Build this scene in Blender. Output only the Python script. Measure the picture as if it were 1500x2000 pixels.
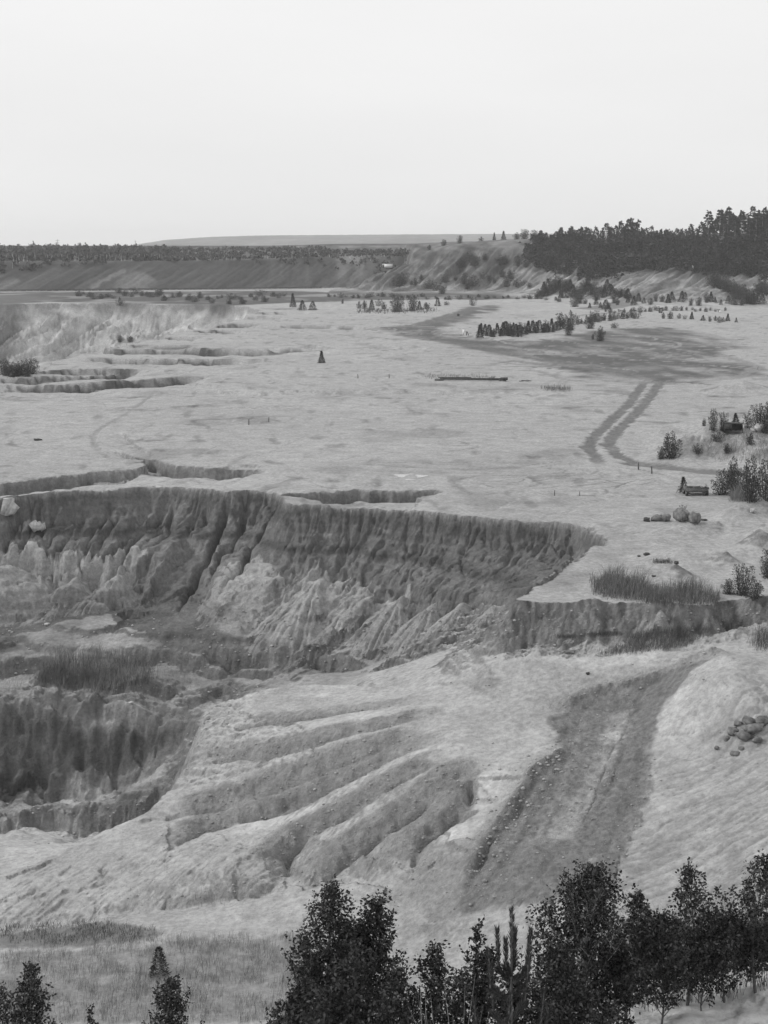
import bpy, math, random
import numpy as np

# ------------------------------------------------------------------ camera, world, sun, exposure
scene = bpy.context.scene
for o in list(bpy.data.objects):
    bpy.data.objects.remove(o)
C = scene.collection
FPX, HORIZ, CAMZ = 3000.0, 478.0, 24.0          # focal length and eye level in photo pixels, eye height over the plateau
TH = math.atan((1000.0 - HORIZ) / FPX)
cam_d = bpy.data.cameras.new('camera'); cam = bpy.data.objects.new('camera', cam_d); C.objects.link(cam)
scene.camera = cam
cam_d.sensor_fit = 'VERTICAL'; cam_d.sensor_height = 24.0
cam_d.lens = 24.0 * FPX / 2000.0
cam_d.clip_start = 0.5; cam_d.clip_end = 30000
cam.location = (0, 0, CAMZ)
cam.rotation_euler = (math.pi/2 - TH, 0, 0)
scene.render.resolution_x = 768; scene.render.resolution_y = 1024
scene.view_settings.view_transform = 'Standard'
scene.view_settings.look = 'None'
scene.view_settings.exposure = 0.0
scene.view_settings.gamma = 1.0
scene.view_settings.use_curve_mapping = False

SUN_EL, SUN_AZ = math.radians(30), math.radians(-86)    # azimuth from +Y (away from the camera), negative = left
world = bpy.data.worlds.new('World'); scene.world = world; world.use_nodes = True
nt = world.node_tree; nt.nodes.clear()
def wn(t, **k):
    n = nt.nodes.new(t)
    for a, b in k.items(): setattr(n, a, b)
    return n
sky = wn('ShaderNodeTexSky'); sky.sky_type = 'NISHITA'; sky.sun_disc = False
sky.sun_elevation = SUN_EL; sky.sun_rotation = SUN_AZ
bw = wn('ShaderNodeRGBToBW'); nt.links.new(sky.outputs[0], bw.inputs[0])
tc = wn('ShaderNodeTexCoord'); mp = wn('ShaderNodeMapping'); mp.inputs['Scale'].default_value = (2.0, 2.0, 9.0)
nt.links.new(tc.outputs['Generated'], mp.inputs[0])
nz = wn('ShaderNodeTexNoise'); nz.inputs['Scale'].default_value = 1.6; nz.inputs['Detail'].default_value = 5
nt.links.new(mp.outputs[0], nz.inputs['Vector'])
sp = wn('ShaderNodeSeparateXYZ'); nt.links.new(tc.outputs['Generated'], sp.inputs[0])
gr = wn('ShaderNodeMapRange'); gr.inputs['From Min'].default_value = 0.0; gr.inputs['From Max'].default_value = 0.60
gr.inputs['To Min'].default_value = 7.9; gr.inputs['To Max'].default_value = 11.6
nt.links.new(sp.outputs['Z'], gr.inputs['Value'])
cl = wn('ShaderNodeMapRange'); cl.inputs['From Min'].default_value = 0.3; cl.inputs['From Max'].default_value = 0.7
cl.inputs['To Min'].default_value = 0.975; cl.inputs['To Max'].default_value = 1.025
nt.links.new(nz.outputs['Fac'], cl.inputs['Value'])
mu = wn('ShaderNodeMath', operation='MULTIPLY'); nt.links.new(gr.outputs[0], mu.inputs[0]); nt.links.new(cl.outputs[0], mu.inputs[1])
mx = wn('ShaderNodeMix'); mx.data_type = 'FLOAT'; mx.inputs['Factor'].default_value = 0.92     # closed cloud deck over the clear sky
nt.links.new(bw.outputs[0], mx.inputs[2]); nt.links.new(mu.outputs[0], mx.inputs[3])
bg = wn('ShaderNodeBackground'); bg.inputs['Strength'].default_value = 0.106
nt.links.new(mx.outputs[0], bg.inputs['Color'])
wo = wn('ShaderNodeOutputWorld'); nt.links.new(bg.outputs[0], wo.inputs['Surface'])
sd = bpy.data.lights.new('sun', 'SUN'); sun = bpy.data.objects.new('sun', sd); C.objects.link(sun)
sd.energy = 2.1; sd.angle = math.radians(10); sd.color = (1.0, 0.995, 0.985)
sun.rotation_euler = (math.pi/2 - SUN_EL, 0, math.pi - SUN_AZ)

# ------------------------------------------------------------------ numpy helpers
F = np.float32
def pix(px, py, D):
    """photo pixel + forward distance -> world point"""
    xc = (px - 750.0) / FPX; yc = (1000.0 - py) / FPX
    dy = math.cos(TH) + yc * math.sin(TH); dz = -math.sin(TH) + yc * math.cos(TH)
    return (xc / dy * D, D, CAMZ + dz / dy * D)
def pixz(px, py, z=0.0):
    """photo pixel on the horizontal plane at height z"""
    xc = (px - 750.0) / FPX; yc = (1000.0 - py) / FPX
    dy = math.cos(TH) + yc * math.sin(TH); dz = -math.sin(TH) + yc * math.cos(TH)
    D = (z - CAMZ) / (dz / dy)
    return (xc / dy * D, D)
def _grad(seed):
    r = np.random.RandomState(seed); a = r.rand(4096).astype(F) * F(2*math.pi)
    return r.permutation(4096).astype(np.int32), np.cos(a), np.sin(a)
_gc = {}
def pn(x, y, seed=0):
    """gradient noise, about -0.7..0.7"""
    if seed not in _gc: _gc[seed] = _grad(seed)
    P, gx, gy = _gc[seed]
    x = np.asarray(x, F); y = np.asarray(y, F)
    xf = np.floor(x); yf = np.floor(y)
    xi = xf.astype(np.int32); yi = yf.astype(np.int32); x = x - xf; y = y - yf
    u = x*x*x*(x*(x*6-15)+10); v = y*y*y*(y*(y*6-15)+10)
    a = P[xi & 4095]; b = P[(xi+1) & 4095]
    def g(h, X, Y): return gx[h]*X + gy[h]*Y
    h00 = P[(a+yi) & 4095]; h10 = P[(b+yi) & 4095]; h01 = P[(a+yi+1) & 4095]; h11 = P[(b+yi+1) & 4095]
    n0 = g(h00, x, y); n1 = g(h10, x-1, y); n2 = g(h01, x, y-1); n3 = g(h11, x-1, y-1)
    p = n0 + u*(n1-n0); q = n2 + u*(n3-n2)
    return p + v*(q-p)
def fbm(x, y, o=4, seed=0, g=0.5, l=2.03):
    s = 0; a = 1.0; t = 0
    for i in range(o):
        s = s + a*pn(x*F(l**i), y*F(l**i), seed+i*7); t += a; a *= g
    return s / t
def ridged(x, y, o=3, seed=0, g=0.5):
    """0 at crests .. 1 in narrow valleys"""
    s = 0; a = 1.0; t = 0
    for i in range(o):
        n = 1 - np.minimum(1, np.abs(pn(x*F(2.1**i), y*F(2.1**i), seed+i*7))*F(2.2))
        s = s + a*n*n; t += a; a *= g
    return s / t
def sst(a, b, x):
    t = np.clip((x-a)/(b-a), 0, 1); return t*t*(3-2*t)
def smax(a, b, k):
    h = np.clip(0.5 + 0.5*(a-b)/k, 0, 1)
    return b + (a-b)*h + k*h*(1-h)
def rbf(pts, X, Y, c=3.0, sc=1.0):
    """smooth surface through scattered (x,y,z)"""
    P = np.array(pts, np.float64); n = len(P); P[:, 1] *= sc
    d = np.sqrt((P[:, None, 0]-P[None, :, 0])**2 + (P[:, None, 1]-P[None, :, 1])**2 + c*c)
    A = np.zeros((n+3, n+3)); A[:n, :n] = -d; A[:n, n] = 1; A[:n, n+1] = P[:, 0]/100; A[:n, n+2] = P[:, 1]/100
    A[n, :n] = 1; A[n+1, :n] = P[:, 0]/100; A[n+2, :n] = P[:, 1]/100
    A[:n, :n] += np.eye(n)*0.3
    w = np.linalg.solve(A, np.concatenate([P[:, 2], [0, 0, 0]]))
    X = np.asarray(X, F); Y = np.asarray(Y, F)*F(sc)
    z = F(w[n]) + F(w[n+1]/100)*X + F(w[n+2]/100)*Y
    for i in range(n):
        z = z - F(w[i])*np.sqrt((X-F(P[i, 0]))**2 + (Y-F(P[i, 1]))**2 + F(c*c))
    return z
def inside(X, Y, poly):
    r = np.zeros(X.shape, bool); n = len(poly)
    for i in range(n):
        x0, y0 = poly[i][:2]; x1, y1 = poly[(i+1) % n][:2]
        if y0 == y1: continue
        c = ((Y >= min(y0, y1)) & (Y < max(y0, y1)))
        r ^= c & (X < (Y-y0)*((x1-x0)/(y1-y0)) + x0)
    return r
def pline(X, Y, pts):
    """distance to open polyline, arclength of the nearest point, side (+ = right of travel), index coordinate"""
    best = np.full(X.shape, 1e9, F); S = np.zeros(X.shape, F); sd_ = np.zeros(X.shape, F); IX = np.zeros(X.shape, F)
    acc = 0.0
    for i in range(len(pts)-1):
        x0, y0 = pts[i][:2]; x1, y1 = pts[i+1][:2]
        dx, dy = x1-x0, y1-y0; L = math.hypot(dx, dy)
        if L < 1e-6: continue
        t = np.clip(((X-x0)*dx + (Y-y0)*dy)/(L*L), 0, 1)
        ex = X-(x0+t*dx); ey = Y-(y0+t*dy); d = ex*ex+ey*ey
        m = d < best
        best = np.where(m, d, best); S = np.where(m, acc+t*L, S); IX = np.where(m, i+t, IX)
        sd_ = np.where(m, ((X-x0)*dy-(Y-y0)*dx)/L, sd_)
        acc += L
    return np.sqrt(best), S, np.sign(sd_), IX, acc

# ------------------------------------------------------------------ terrain grid (polar fan, metres)
NC = 710; TMAX = 0.30
tcol = np.linspace(-TMAX, TMAX, NC)
rows = np.concatenate([np.linspace(8, 16, 8, endpoint=False), np.linspace(16, 25, 110, endpoint=False), np.linspace(25, 58, 36, endpoint=False), np.linspace(58, 99.5, 310, endpoint=False), np.linspace(99.5, 108, 190, endpoint=False), np.linspace(108, 160, 400, endpoint=False),
                       1/np.linspace(1/160, 1/570, 225, endpoint=False), np.linspace(570, 905, 265, endpoint=False),
                       np.linspace(905, 1400, 25)])
NR = len(rows)
GX = (rows[:, None]*tcol[None, :]).astype(F); GY = np.repeat(rows[:, None], NC, 1).astype(F)
Z = np.zeros((NR, NC), F)
ALB = np.full((NR, NC), 0.40, F)            # greyscale reflectance of the ground
ROU = np.zeros((NR, NC), F)                 # pebbly / rough ground
def rng(d0, d1):
    return slice(int(np.searchsorted(rows, d0)), int(np.searchsorted(rows, d1)))
def PX(lst):
    return [pix(*p) for p in lst]
# ------------------------------------------------------------------ lower ground: pit floor, wash, slope under the trees
floor_pts = PX([(-250,1200,139),(0,1198,139),(100,1192,139),(200,1188,138),(300,1192,137),(380,1200,136),
 (0,1235,133),(200,1240,131),(380,1235,130),(500,1290,125),(600,1305,122),(700,1312,118),(800,1292,115),(900,1258,112),(1000,1236,106.5),
 (1100,1240,104),(1200,1240,103),(1300,1245,103),(1400,1250,101),(1500,1240,101),(1700,1240,101),
 (0,1330,124),(100,1330,124),(200,1340,123),(300,1335,122),(350,1375,117.5),(420,1345,120),(500,1330,119),(600,1335,115),
 (150,1388,116.5),(280,1400,116),(0,1390,116),(-250,1390,116),(0,1500,114),(150,1505,114),(300,1490,113),(350,1440,114),(-250,1500,114),
 (0,1560,109.5),(100,1560,109),(250,1530,109),(330,1500,109.5),(-250,1560,109),(100,1612,105),(-250,1612,105),(250,1598,105.5),(0,1650,98),(150,1650,97),(-250,1700,93),(0,1700,92),
 (350,1570,104),(380,1520,107),(400,1450,111),
 (900,1300,103),(1000,1300,98),(800,1345,101),(700,1345,106),(1100,1300,97),(1200,1330,95),(1330,1290,95),(1450,1300,92),(1600,1300,90),
 (1000,1400,92),(1200,1400,91),(1400,1400,87),(1600,1400,84),
 (1000,1500,85),(1200,1500,84),(1450,1500,80),(1650,1500,77),(1000,1600,79),(1200,1600,78),(1450,1600,74),(1650,1600,71),
 (1000,1700,73.5),(1200,1700,72.5),(1450,1700,69),(1650,1700,66),(1000,1800,69.5),(1300,1800,67),(1600,1800,64),(1000,2000,61),(1300,2000,59),(1600,2000,57),
 (700,1790,76),(600,1770,77),(500,1785,77.5),(300,1805,77),(100,1850,75.5),(-200,1850,76),(0,2000,66.5),(500,2000,65.5),(700,1900,70.5),(250,1900,71.5),
 (500,1600,97),(700,1550,93),(800,1700,78),(-250,2000,66)])
Z[:] = 0
s = rng(0, 160)
X, Y = GX[s], GY[s]
base = rbf(floor_pts, X, np.clip(Y, 56, 150))
wx = fbm(X/3.1, Y/3.1, 3, 11); wy = fbm(X/3.1, Y/3.1, 3, 37)
base = base + 0.35*fbm(X/9, Y/9, 4, 3) + 0.10*fbm(X/1.3, Y/1.3, 3, 5)
pm = sst(-2, -8, X - (Y-110)*.3)*sst(100, 106, Y)
base = base - pm*(.8*ridged(X/11+.3*wx, Y/8, 2, 131) + .10*ridged(X/3+Y/5, Y/2.4, 3, 133) - .45)
rm = 1-pm
base = base - rm*.10*ridged(X/5, Y/3.5, 4, 135)*sst(70, 100, Y) - rm*.05*ridged((Y-X*.3)/1.1+wx, X/6, 3, 137)
# ---- tongue of furrowed ground between the pit and the haul road
tongue_pts = PX([(405,1392,103),(440,1372,104),(500,1358,104.5),(560,1350,105),(620,1347,105),(700,1347,104),(800,1350,100.5),(900,1350,97.5),(1000,1370,93.5),
 (385,1480,98),(400,1440,100),(500,1460,96),(600,1450,94.5),(700,1430,94),(800,1420,93),(900,1400,93.5),
 (300,1600,90.5),(430,1575,89.5),(500,1530,92),(600,1550,89),(700,1500,89.5),(800,1500,86.8),(900,1470,87),(980,1470,86.5),
 (150,1660,87.5),(0,1715,84.5),(-250,1770,82),(500,1640,84.8),(600,1600,85),(700,1600,83),(800,1560,83.5),(880,1560,82),(900,1650,77.5),(820,1690,77.3),(760,1650,80),
 (330,1690,83.5),(450,1665,82.5),(520,1700,80.5),(640,1670,80.8),(700,1680,79.6),(150,1750,81.5),(0,1790,79.5),(-250,1800,79.5),(940,1700,74.5),(1000,1600,79.2)])
tong = rbf(tongue_pts, X, np.clip(Y, 70, 112))
tong_poly = [p[:2] for p in PX([(-300,1830,77),(0,1822,78),(70,1812,78.3),(130,1800,78.5),(210,1790,78.5),(300,1775,79),(370,1762,79),(440,1757,78.8),(520,1745,79),(555,1722,80),(585,1735,78.6),(620,1722,79),(655,1708,79.6),(700,1722,78.3),(760,1712,78.2),
  (790,1735,76.5),(850,1752,75.4),(930,1752,74.6),(960,1700,74.7),(1000,1600,79.3),(1010,1480,86),(1010,1400,92),(900,1340,98),(800,1336,101.5),(700,1338,105),(620,1338,106),(560,1342,106),(500,1350,105.4),(430,1364,105),
  (396,1388,103.6),(388,1430,101),(372,1482,98.5),(335,1520,95.5),(290,1582,91.6),(250,1604,90.8),(150,1655,88.2),(0,1712,85),(-300,1775,82.4)])]
Xw = X + 0.55*wx*2; Yw = Y + 0.55*wy*2
ins = inside(Xw, Yw, tong_poly); d, S, _, ix, _ = pline(Xw, Yw, tong_poly + [tong_poly[0]])
west = sst(26.5, 28, ix) * (1 - sst(31.5, 33, ix))           # steep broken west face
foot = 1 - sst(17, 19, ix)
rill = ridged(S/1.5 + 0.5*wx, d/9 + 3, 3, 71)
rill2 = ridged(S/4.5 + 0.4*wy, d/20, 2, 75)
out = tong - d*(0.75 + 1.2*west + 0.5*foot) - 0.3*rill*sst(0, 2, d)
rnd = 0.75*foot*np.exp(-d/1.3) + 0.55*foot*rill2*np.exp(-d/2.6) + 0.30*foot*rill*np.exp(-((d-1.2)/1.2)**2)
out = np.where(ins, tong - rnd, out - rnd*np.exp(-d/0.8))
out = out - west*(0.55*rill*np.exp(-d/3) + 0.6*np.abs(fbm(X/1.2, Y/1.2, 3, 91)))
out = np.where(d > 14, np.where(ins, out, -50), out)
qx = X/np.maximum(Y, 1)*3000+750; fd = sst(1060, 880, qx + 10*wx); out = base + (out-base)*fd
z = smax(base, out, 0.18)
on_tong = ins & (d > 0.4)
# downhill furrows: steep banks facing the camera, smooth wash between them
def scarp(z, X, Y, pts, h, wn_=3.0, wf=0.6, seed=0, wob=0.5, near=+1, taper=0.12, rough=0.25):
    """ground on the camera side of the line lies h lower right at the line and climbs back over wn_ metres"""
    b = wn_*4
    xs = [p[0] for p in pts]; ys = [p[1] for p in pts]
    j0, j1 = np.searchsorted(Y[:, 0], [min(ys)-b, max(ys)+b])
    if j1 <= j0: return z
    sl = slice(int(j0), int(j1)); x, y = X[sl], Y[sl]
    i0 = 0
    q = wob
    xx = x + q*fbm(x/2.5/q**.5, y/2.5/q**.5, 3, seed+1)*2; yy = y + q*fbm(x/2.5/q**.5, y/2.5/q**.5, 3, seed+2)*2
    d, S, sd_, ix, L = pline(xx, yy, pts)
    sgn = d*sd_*near
    if isinstance(h, (list, tuple)): hh = np.interp(ix, range(len(h)), h).astype(F)
    else:
        t = S/L; hh = h*sst(0, taper, t)*(1-sst(1-taper, 1, t))
    hh = hh*(1+0.35*pn(S/ (3*wf+1), S*0, seed+5)*2)
    ends = np.where((S <= 1e-4) | (S >= L-1e-4), np.exp(-(d/ (wf*1.5))**2), 1)
    prof = np.where(sgn > 0, np.exp(-sgn/wn_), 1-sst(0, wf, -sgn))
    r = ridged(S/(wf*1.2), d/(wf*5)+7, 2, seed+9)
    prof = prof + rough*r*np.exp(-np.abs(sgn+wf*0.5)/wf)
    z = z.copy(); z[sl] = z[sl] - hh*prof*ends
    return z
def HP(lst):
    return [p[:2] for p in PX(lst)]
def tz(pp):
    """pixel points dropped on the tongue surface (each ray marched)"""
    r = []
    for px, py in pp:
        Ds = np.linspace(60, 130, 900); P = np.array([pix(px, py, D) for D in Ds])
        j = np.searchsorted(rows, Ds).clip(0, NR-1); i = np.clip(((P[:, 0]/P[:, 1]+TMAX)/(2*TMAX)*(NC-1)).round().astype(int), 0, NC-1)
        k = np.argmax(z[j, i] >= P[:, 2]) if (z[j, i] >= P[:, 2]).any() else 400
        r.append((float(P[k, 0]), float(P[k, 1])))
    return r
furrows = [
 ([(425,1478),(520,1468),(620,1440),(720,1420),(800,1402),(880,1392)], .55, 2.6, .8),
 ([(470,1420),(560,1405),(700,1385),(820,1370)], .35, 2.0, .6),
 ([(330,1588),(420,1562),(520,1532),(600,1508),(700,1468),(790,1438),(860,1415)], .95, 3.0, 1.1),
 ([(352,1638),(400,1606),(500,1580),(600,1552),(700,1505),(800,1462),(900,1440)], .8, 2.6, .8),
 ([(560,1690),(562,1648),(600,1610),(660,1585),(740,1540),(820,1500),(900,1470)], 1.0, 2.8, 1.0),
 ([(640,1702),(668,1668),(720,1640),(770,1600),(830,1560),(890,1510),(940,1488)], .95, 2.4, .9),
 ([(812,1672),(822,1635),(870,1595),(918,1560),(922,1510),(955,1488)], 1.0, 2.4, .8),
 ([(930,1700),(960,1640),(1010,1590),(1040,1540)], .3, 2.0, .6),
 ([(480,1600),(560,1570),(640,1545)], .35, 1.6, .5),
 ([(840,1620),(900,1600),(940,1580)], .2, 1.2, .4)]
furrow_lines = []
for k, (pp, h, w_, f_) in enumerate(furrows):
    L_ = tz(pp); furrow_lines.append(L_)
    hv_ = list(h*.72*np.interp(np.linspace(0, 1, len(L_)), [0, .12, .45, 1], [.45, 1, .9, .06])); z = scarp(z, X, Y, L_, hv_, w_*1.35, f_*1.25, 200+k*10, 0.35, near=+1, taper=0.10, rough=0.35)
    dd, S2, _, _, LL = pline(X + .25*wx, Y + .25*wy, L_)
    z = z - (0.6 if k in (4, 5, 6) else 0.35)*np.exp(-(dd/0.19)**2)*(1-sst(.6, .95, S2/LL))*sst(-.3, .05, pn(S2/3, S2*0, 77+k))  # sharp slot at the lower end
Z[s] = z
# rills down the slopes left of the furrows (towards lower left)
m = on_tong & (X < -2)
a = math.radians(236)
u = X*math.cos(a)+Y*math.sin(a); v = -X*math.sin(a)+Y*math.cos(a)
sl_m = np.exp(-((Y-(80.5 + np.clip(-X, 0, 30)*0.05))/6)**2)*sst(2, -8, X)*on_tong
q1_ = ridged(v/2.4+.7*wx+.5*wy, u/8, 3, 301); z = z - sl_m*(0.22*q1_ + .20*q1_**4*sst(-.3, .3, wy) + 0.12*ridged(v/.6+.2*wx, u/6, 2, 311)**2)
# ---- rim of the sand plateau, traced on z = 0
rim = [pixz(*p) for p in [(-300,968),(0,963),(60,957),(140,953),(230,950),(290,946),(360,949),(420,956),(452,959),(480,957),(520,958),(548,966),(560,983),(600,984),(650,985),(700,988),(760,991),(830,998),(880,1004),(950,1011),(1020,1016),(1080,1019),(1130,1024),(1150,1034),
  (1178,1044),(1183,1056),(1180,1066),(1155,1073),(1128,1086),(1106,1106),(1082,1130),(1050,1146),(1032,1160),(1005,1170),(1000,1176),(1060,1178),(1120,1181),(1172,1182),(1182,1176),(1200,1184),(1260,1186),(1300,1189),(1380,1190),(1392,1176),(1450,1176),(1480,1186),(1520,1186),(1600,1190),(1750,1190)]]
pl_poly = rim + [(60, 165), (60, 400), (-90, 400)]
_xx = X + .35*fbm(X/4, Y/4, 4, 501)*2; _yy = Y + .35*fbm(X/4, Y/4, 4, 502)*2 + .25*fbm(X/.9, Y/.9, 2, 510)*2
dR, SR, _, _, _ = pline(_xx, _yy, pl_poly[:-4] + [pl_poly[-4]])
sR = SR + .38*dR; wR = fbm(X/2, Y/2, 2, 503); wR2 = fbm(X/7, Y/7, 2, 504)
rillA = ridged(sR/7.5 + .5*wR2, dR/30, 2, 505); rillB = ridged(sR/2.1 + .35*wR + .5*wR2, dR/16, 2, 506); rillC = ridged(sR/.8 + .3*wR, dR/8, 2, 507)
rillD = ridged(sR/.38 + .2*wR, dR/4, 1, 508)
lf_ = sst(12, -4, X)
wall_rills = (.5+.8*lf_)*rillA*sst(0, 4, dR) + .9*lf_*rillA**4*sst(0, 2, dR) + (.25+.3*lf_)*rillB*sst(0, 2, dR) + (.35+.55*lf_)*rillB**4*sst(0, 1, dR) + .16*rillC*sst(0, 1, dR) + .22*rillC**3 + .08*rillD
# ---- second bench of the pit wall (blocks on the left, fluted noses in the middle)
def mesa(z, X, Y, top, poly, slope, cap, skew=0.0, seed=0, wob=0.6, rs=(6.0, 2.2, .8), ra=(1.0, .45, .15), kk=.25, fan=0.0, maxd=40, pw=1.0):
    xx = X + wob*fbm(X/4, Y/4, 4, seed+1)*2 + .22*fbm(X/.8, Y/.8, 2, seed+13)*2; yy = Y + wob*fbm(X/4, Y/4, 4, seed+2)*2 + .22*fbm(X/.8, Y/.8, 2, seed+14)*2
    ins = inside(xx, yy, poly); d, S, _, ix, _ = pline(xx, yy, poly + [poly[0]])
    d = np.where(ins, 0, d)
    s2 = S + skew*d
    w1 = fbm(X/2, Y/2, 2, seed+3)
    w4 = fbm(X/6, Y/6, 2, seed+9)
    g1 = ridged(s2/rs[0] + .4*w4, d/25, 2, seed+4); g2 = ridged(s2/rs[1] + .5*w4 + .08*w1, d/18, 2, seed+5); g3 = ridged(s2/rs[2] + .5*w4 + .1*w1, d/9, 2, seed+6)
    cap = cap*(.75 + .9*pn(S/3.1, S*0, seed+11) + .5*pn(S/.9, S*0, seed+12))
    amp = sst(0.0, 2.5, d)
    cut = cap*(1-np.exp(-d/0.7)) + slope*d**pw
    fall = top - cut - (.7*g1+.5*g1**4)*ra[0]*sst(-.2, 2.5, d) - (.6*g2+1.1*g2**4)*ra[1]*sst(-.1, 1.4, d) - (.6*g3+g3**3)*ra[2]*sst(0, .4, d) - 0.30*np.abs(fbm(X/.9, Y/.9, 3, seed+8))*sst(0, .4, d)
    fall = np.where(ins, top, fall)
    fall = np.where(d > maxd, -60, fall)
    return smax(z, fall, kk), ins, d, g1, S
bench = PX([(470,1108,140.5),(500,1104,140),(540,1101,139),(555,1112,138),(575,1104,137.6),(620,1106,136.8),(660,1110,136.2),(700,1117,135.4),(740,1124,133.5),(790,1136,130.5),(840,1149,127.5),(870,1147,126.5),(930,1151,125),(985,1160,121),(1012,1168,119)])
bpoly = [p[:2] for p in bench]
bpoly = bpoly + [(16, 128), (8, 150), (-10, 158), (-22, 150)]
def rise(lipz, X, Y, pts):
    dl, _, _, ix, _ = pline(X, Y, pts); zl = np.interp(ix, range(len(pts)), [p[2] for p in pts]).astype(F)
    t = dl/(dl+dR+.01); return zl + (-1.15-zl)*t**1.05
btop = rise(0, X, Y, bench)
btop = np.minimum(btop, -0.9) - wall_rills - .2*np.abs(fbm(X/1.1, Y/1.1, 3, 509))
z2, _, dB, gB, SB = mesa(z, X, Y, btop, bpoly, .36, .9, .5, 400, .8, (5.4, 1.4, .5), (1.7, .45, .2), .12)
leftb = PX([(-300,1070,145),(0,1072,144.5),(60,1064,144.6),(105,1066,144),(190,1068,143.5),(210,1072,143),(300,1064,143.5),(305,1090,142),(300,1130,140.5),(265,1180,138.6)])
lpoly = [p[:2] for p in leftb] + [(-17.5, 150), (-60, 160)]
ltop = rise(0, X, Y, leftb)
ltop = np.minimum(ltop, -.9) - wall_rills
nose = np.zeros_like(X)
for k, (a_, wid, sl_) in enumerate([((492,1118,139.2),.52,.36),((560,1150,136),.40,.40),((632,1116,136.2),.46,.36),((716,1136,134.4),.44,.36),((790,1150,130.6),.42,.36),((850,1166,127.2),.40,.36),((905,1168,124.8),.38,.34),((965,1176,121.5),.38,.34),((440,1180,136.5),.5,.3),((52,1100,143),.5,.46),((150,1104,142.8),.5,.46),((232,1098,142.6),.45,.46)]):
    ax, ay, az = pix(*a_); ux, uy = -.50, -.866
    al = (X-ax)*ux+(Y-ay)*uy; ac = (X-ax)*uy-(Y-ay)*ux
    al = al + .25*wx; ac = ac + .25*wy + .012*al*al*(al > 0)
    r = np.sqrt((ac/wid)**2+al**2+.15); th = np.arctan2(ac/wid, al)
    rr1 = ridged(th*2.6+k*7, r/14, 2, 430+k); rr2 = ridged(th*6.5+k*3+.1*wx, r/8, 2, 440+k)
    cone = az+.15-sl_*r**1.04-(.35*rr1+.45*rr1**4)*sst(.5, 4, r)-(.10*rr2+.22*rr2**3)*sst(.3, 2, r)
    cone = np.where((r < 22) & (al > -2.5), cone, -60)
    nose = np.where(cone > z2+.02, 1.0, nose); z2 = smax(z2, cone, .12)
z2, _, dL, gL, SL = mesa(z2, X, Y, ltop, lpoly, .9, 1.5, .1, 450, .8, (7, 2.2, .7), (2.2, .8, .25), .2)
# low third lip under the noses
lip = PX([(375,1250,128.5),(430,1256,127),(500,1262,125.6),(560,1262,125),(620,1262,124),(680,1275,121.5),(720,1282,119)])
lipt = PX([(-300,1168,139.5),(0,1165,139.4),(60,1145,140.2),(140,1150,140),(150,1162,139.2),(220,1150,139.3),(245,1165,138.6),(150,1180,138.6)])
for L_, h_, wn2, wf2, sd2 in (([p[:2] for p in lip], 1.3, 3.0, .7, 480), ([p[:2] for p in lipt], 1.4, 2.5, .6, 490),
  (HP([(-300,1394,116.2),(0,1396,116.2),(60,1402,116),(140,1418,115.6),(200,1424,115.2),(270,1428,114.8),(345,1440,113.4)]), [2.2,2.4,2.4,2.6,2.4,1.8,.3], 5, 2.2, 520),
  (HP([(140,1412,117),(170,1390,117.2),(220,1388,117.2),(290,1396,116.6),(310,1410,116.4)]), 1.5, 2.2, .9, 530),
  (HP([(60,1330,124.2),(95,1314,124.2),(150,1316,124),(210,1342,122.5)]), 1.2, 2.5, 1., 540),
  (HP([(190,1345,121.5),(300,1325,121.5),(355,1350,120.6)]), .9, 2.5, .8, 545),
  (HP([(-300,1545,107.5),(0,1541,107.5),(100,1542,107.5),(180,1546,107),(262,1550,106.6),(335,1520,107.5)]), [1.6,1.6,1.5,1.6,1.5,.3], 3.5, .6, 550),
  (HP([(-300,1280,127),(0,1275,127),(60,1262,128),(120,1262,128)]), 1.2, 3, 1, 560),
  (HP([(240,1262,128.5),(330,1268,127),(450,1290,124.5),(560,1305,122)]), .8, 2.5, .8, 565),
  (HP([(-300,1440,115.2),(0,1445,115.2),(120,1462,114.8),(250,1470,114.2),(320,1455,114)]), .9, 1.5, .5, 571),
  (HP([(-300,1478,114.6),(0,1480,114.6),(140,1500,114.2),(230,1498,114)]), .8, 1.5, .5, 572),
  (HP([(350,1375,117.5),(400,1352,119.5),(450,1330,121)]), .6, 2, .8, 570)):
    z2 = scarp(z2, X, Y, L_, h_, wn2, wf2, sd2, .6, near=+1, rough=.35, taper=.15)
# ---- the sand plateau (z = 0) with its eroded rim
z3, inP, dP, gP, SP = mesa(z2, X, Y, F(0)+0*X, pl_poly, .62, 1.2, .38, 500, .35, (7.5, 2.1, .8), (1.5, .5, .22), .10, pw=1.0)
nrf = sst(.1, .5, fbm(X/5, Y/5, 2, 515)+.15); z3 = z3 - np.where(inP, 1, 0)*(Y > 112)*(1.1*rillA**4+.6*rillB**3)*np.exp(-(dR/.55)**1.5)*nrf
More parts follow.
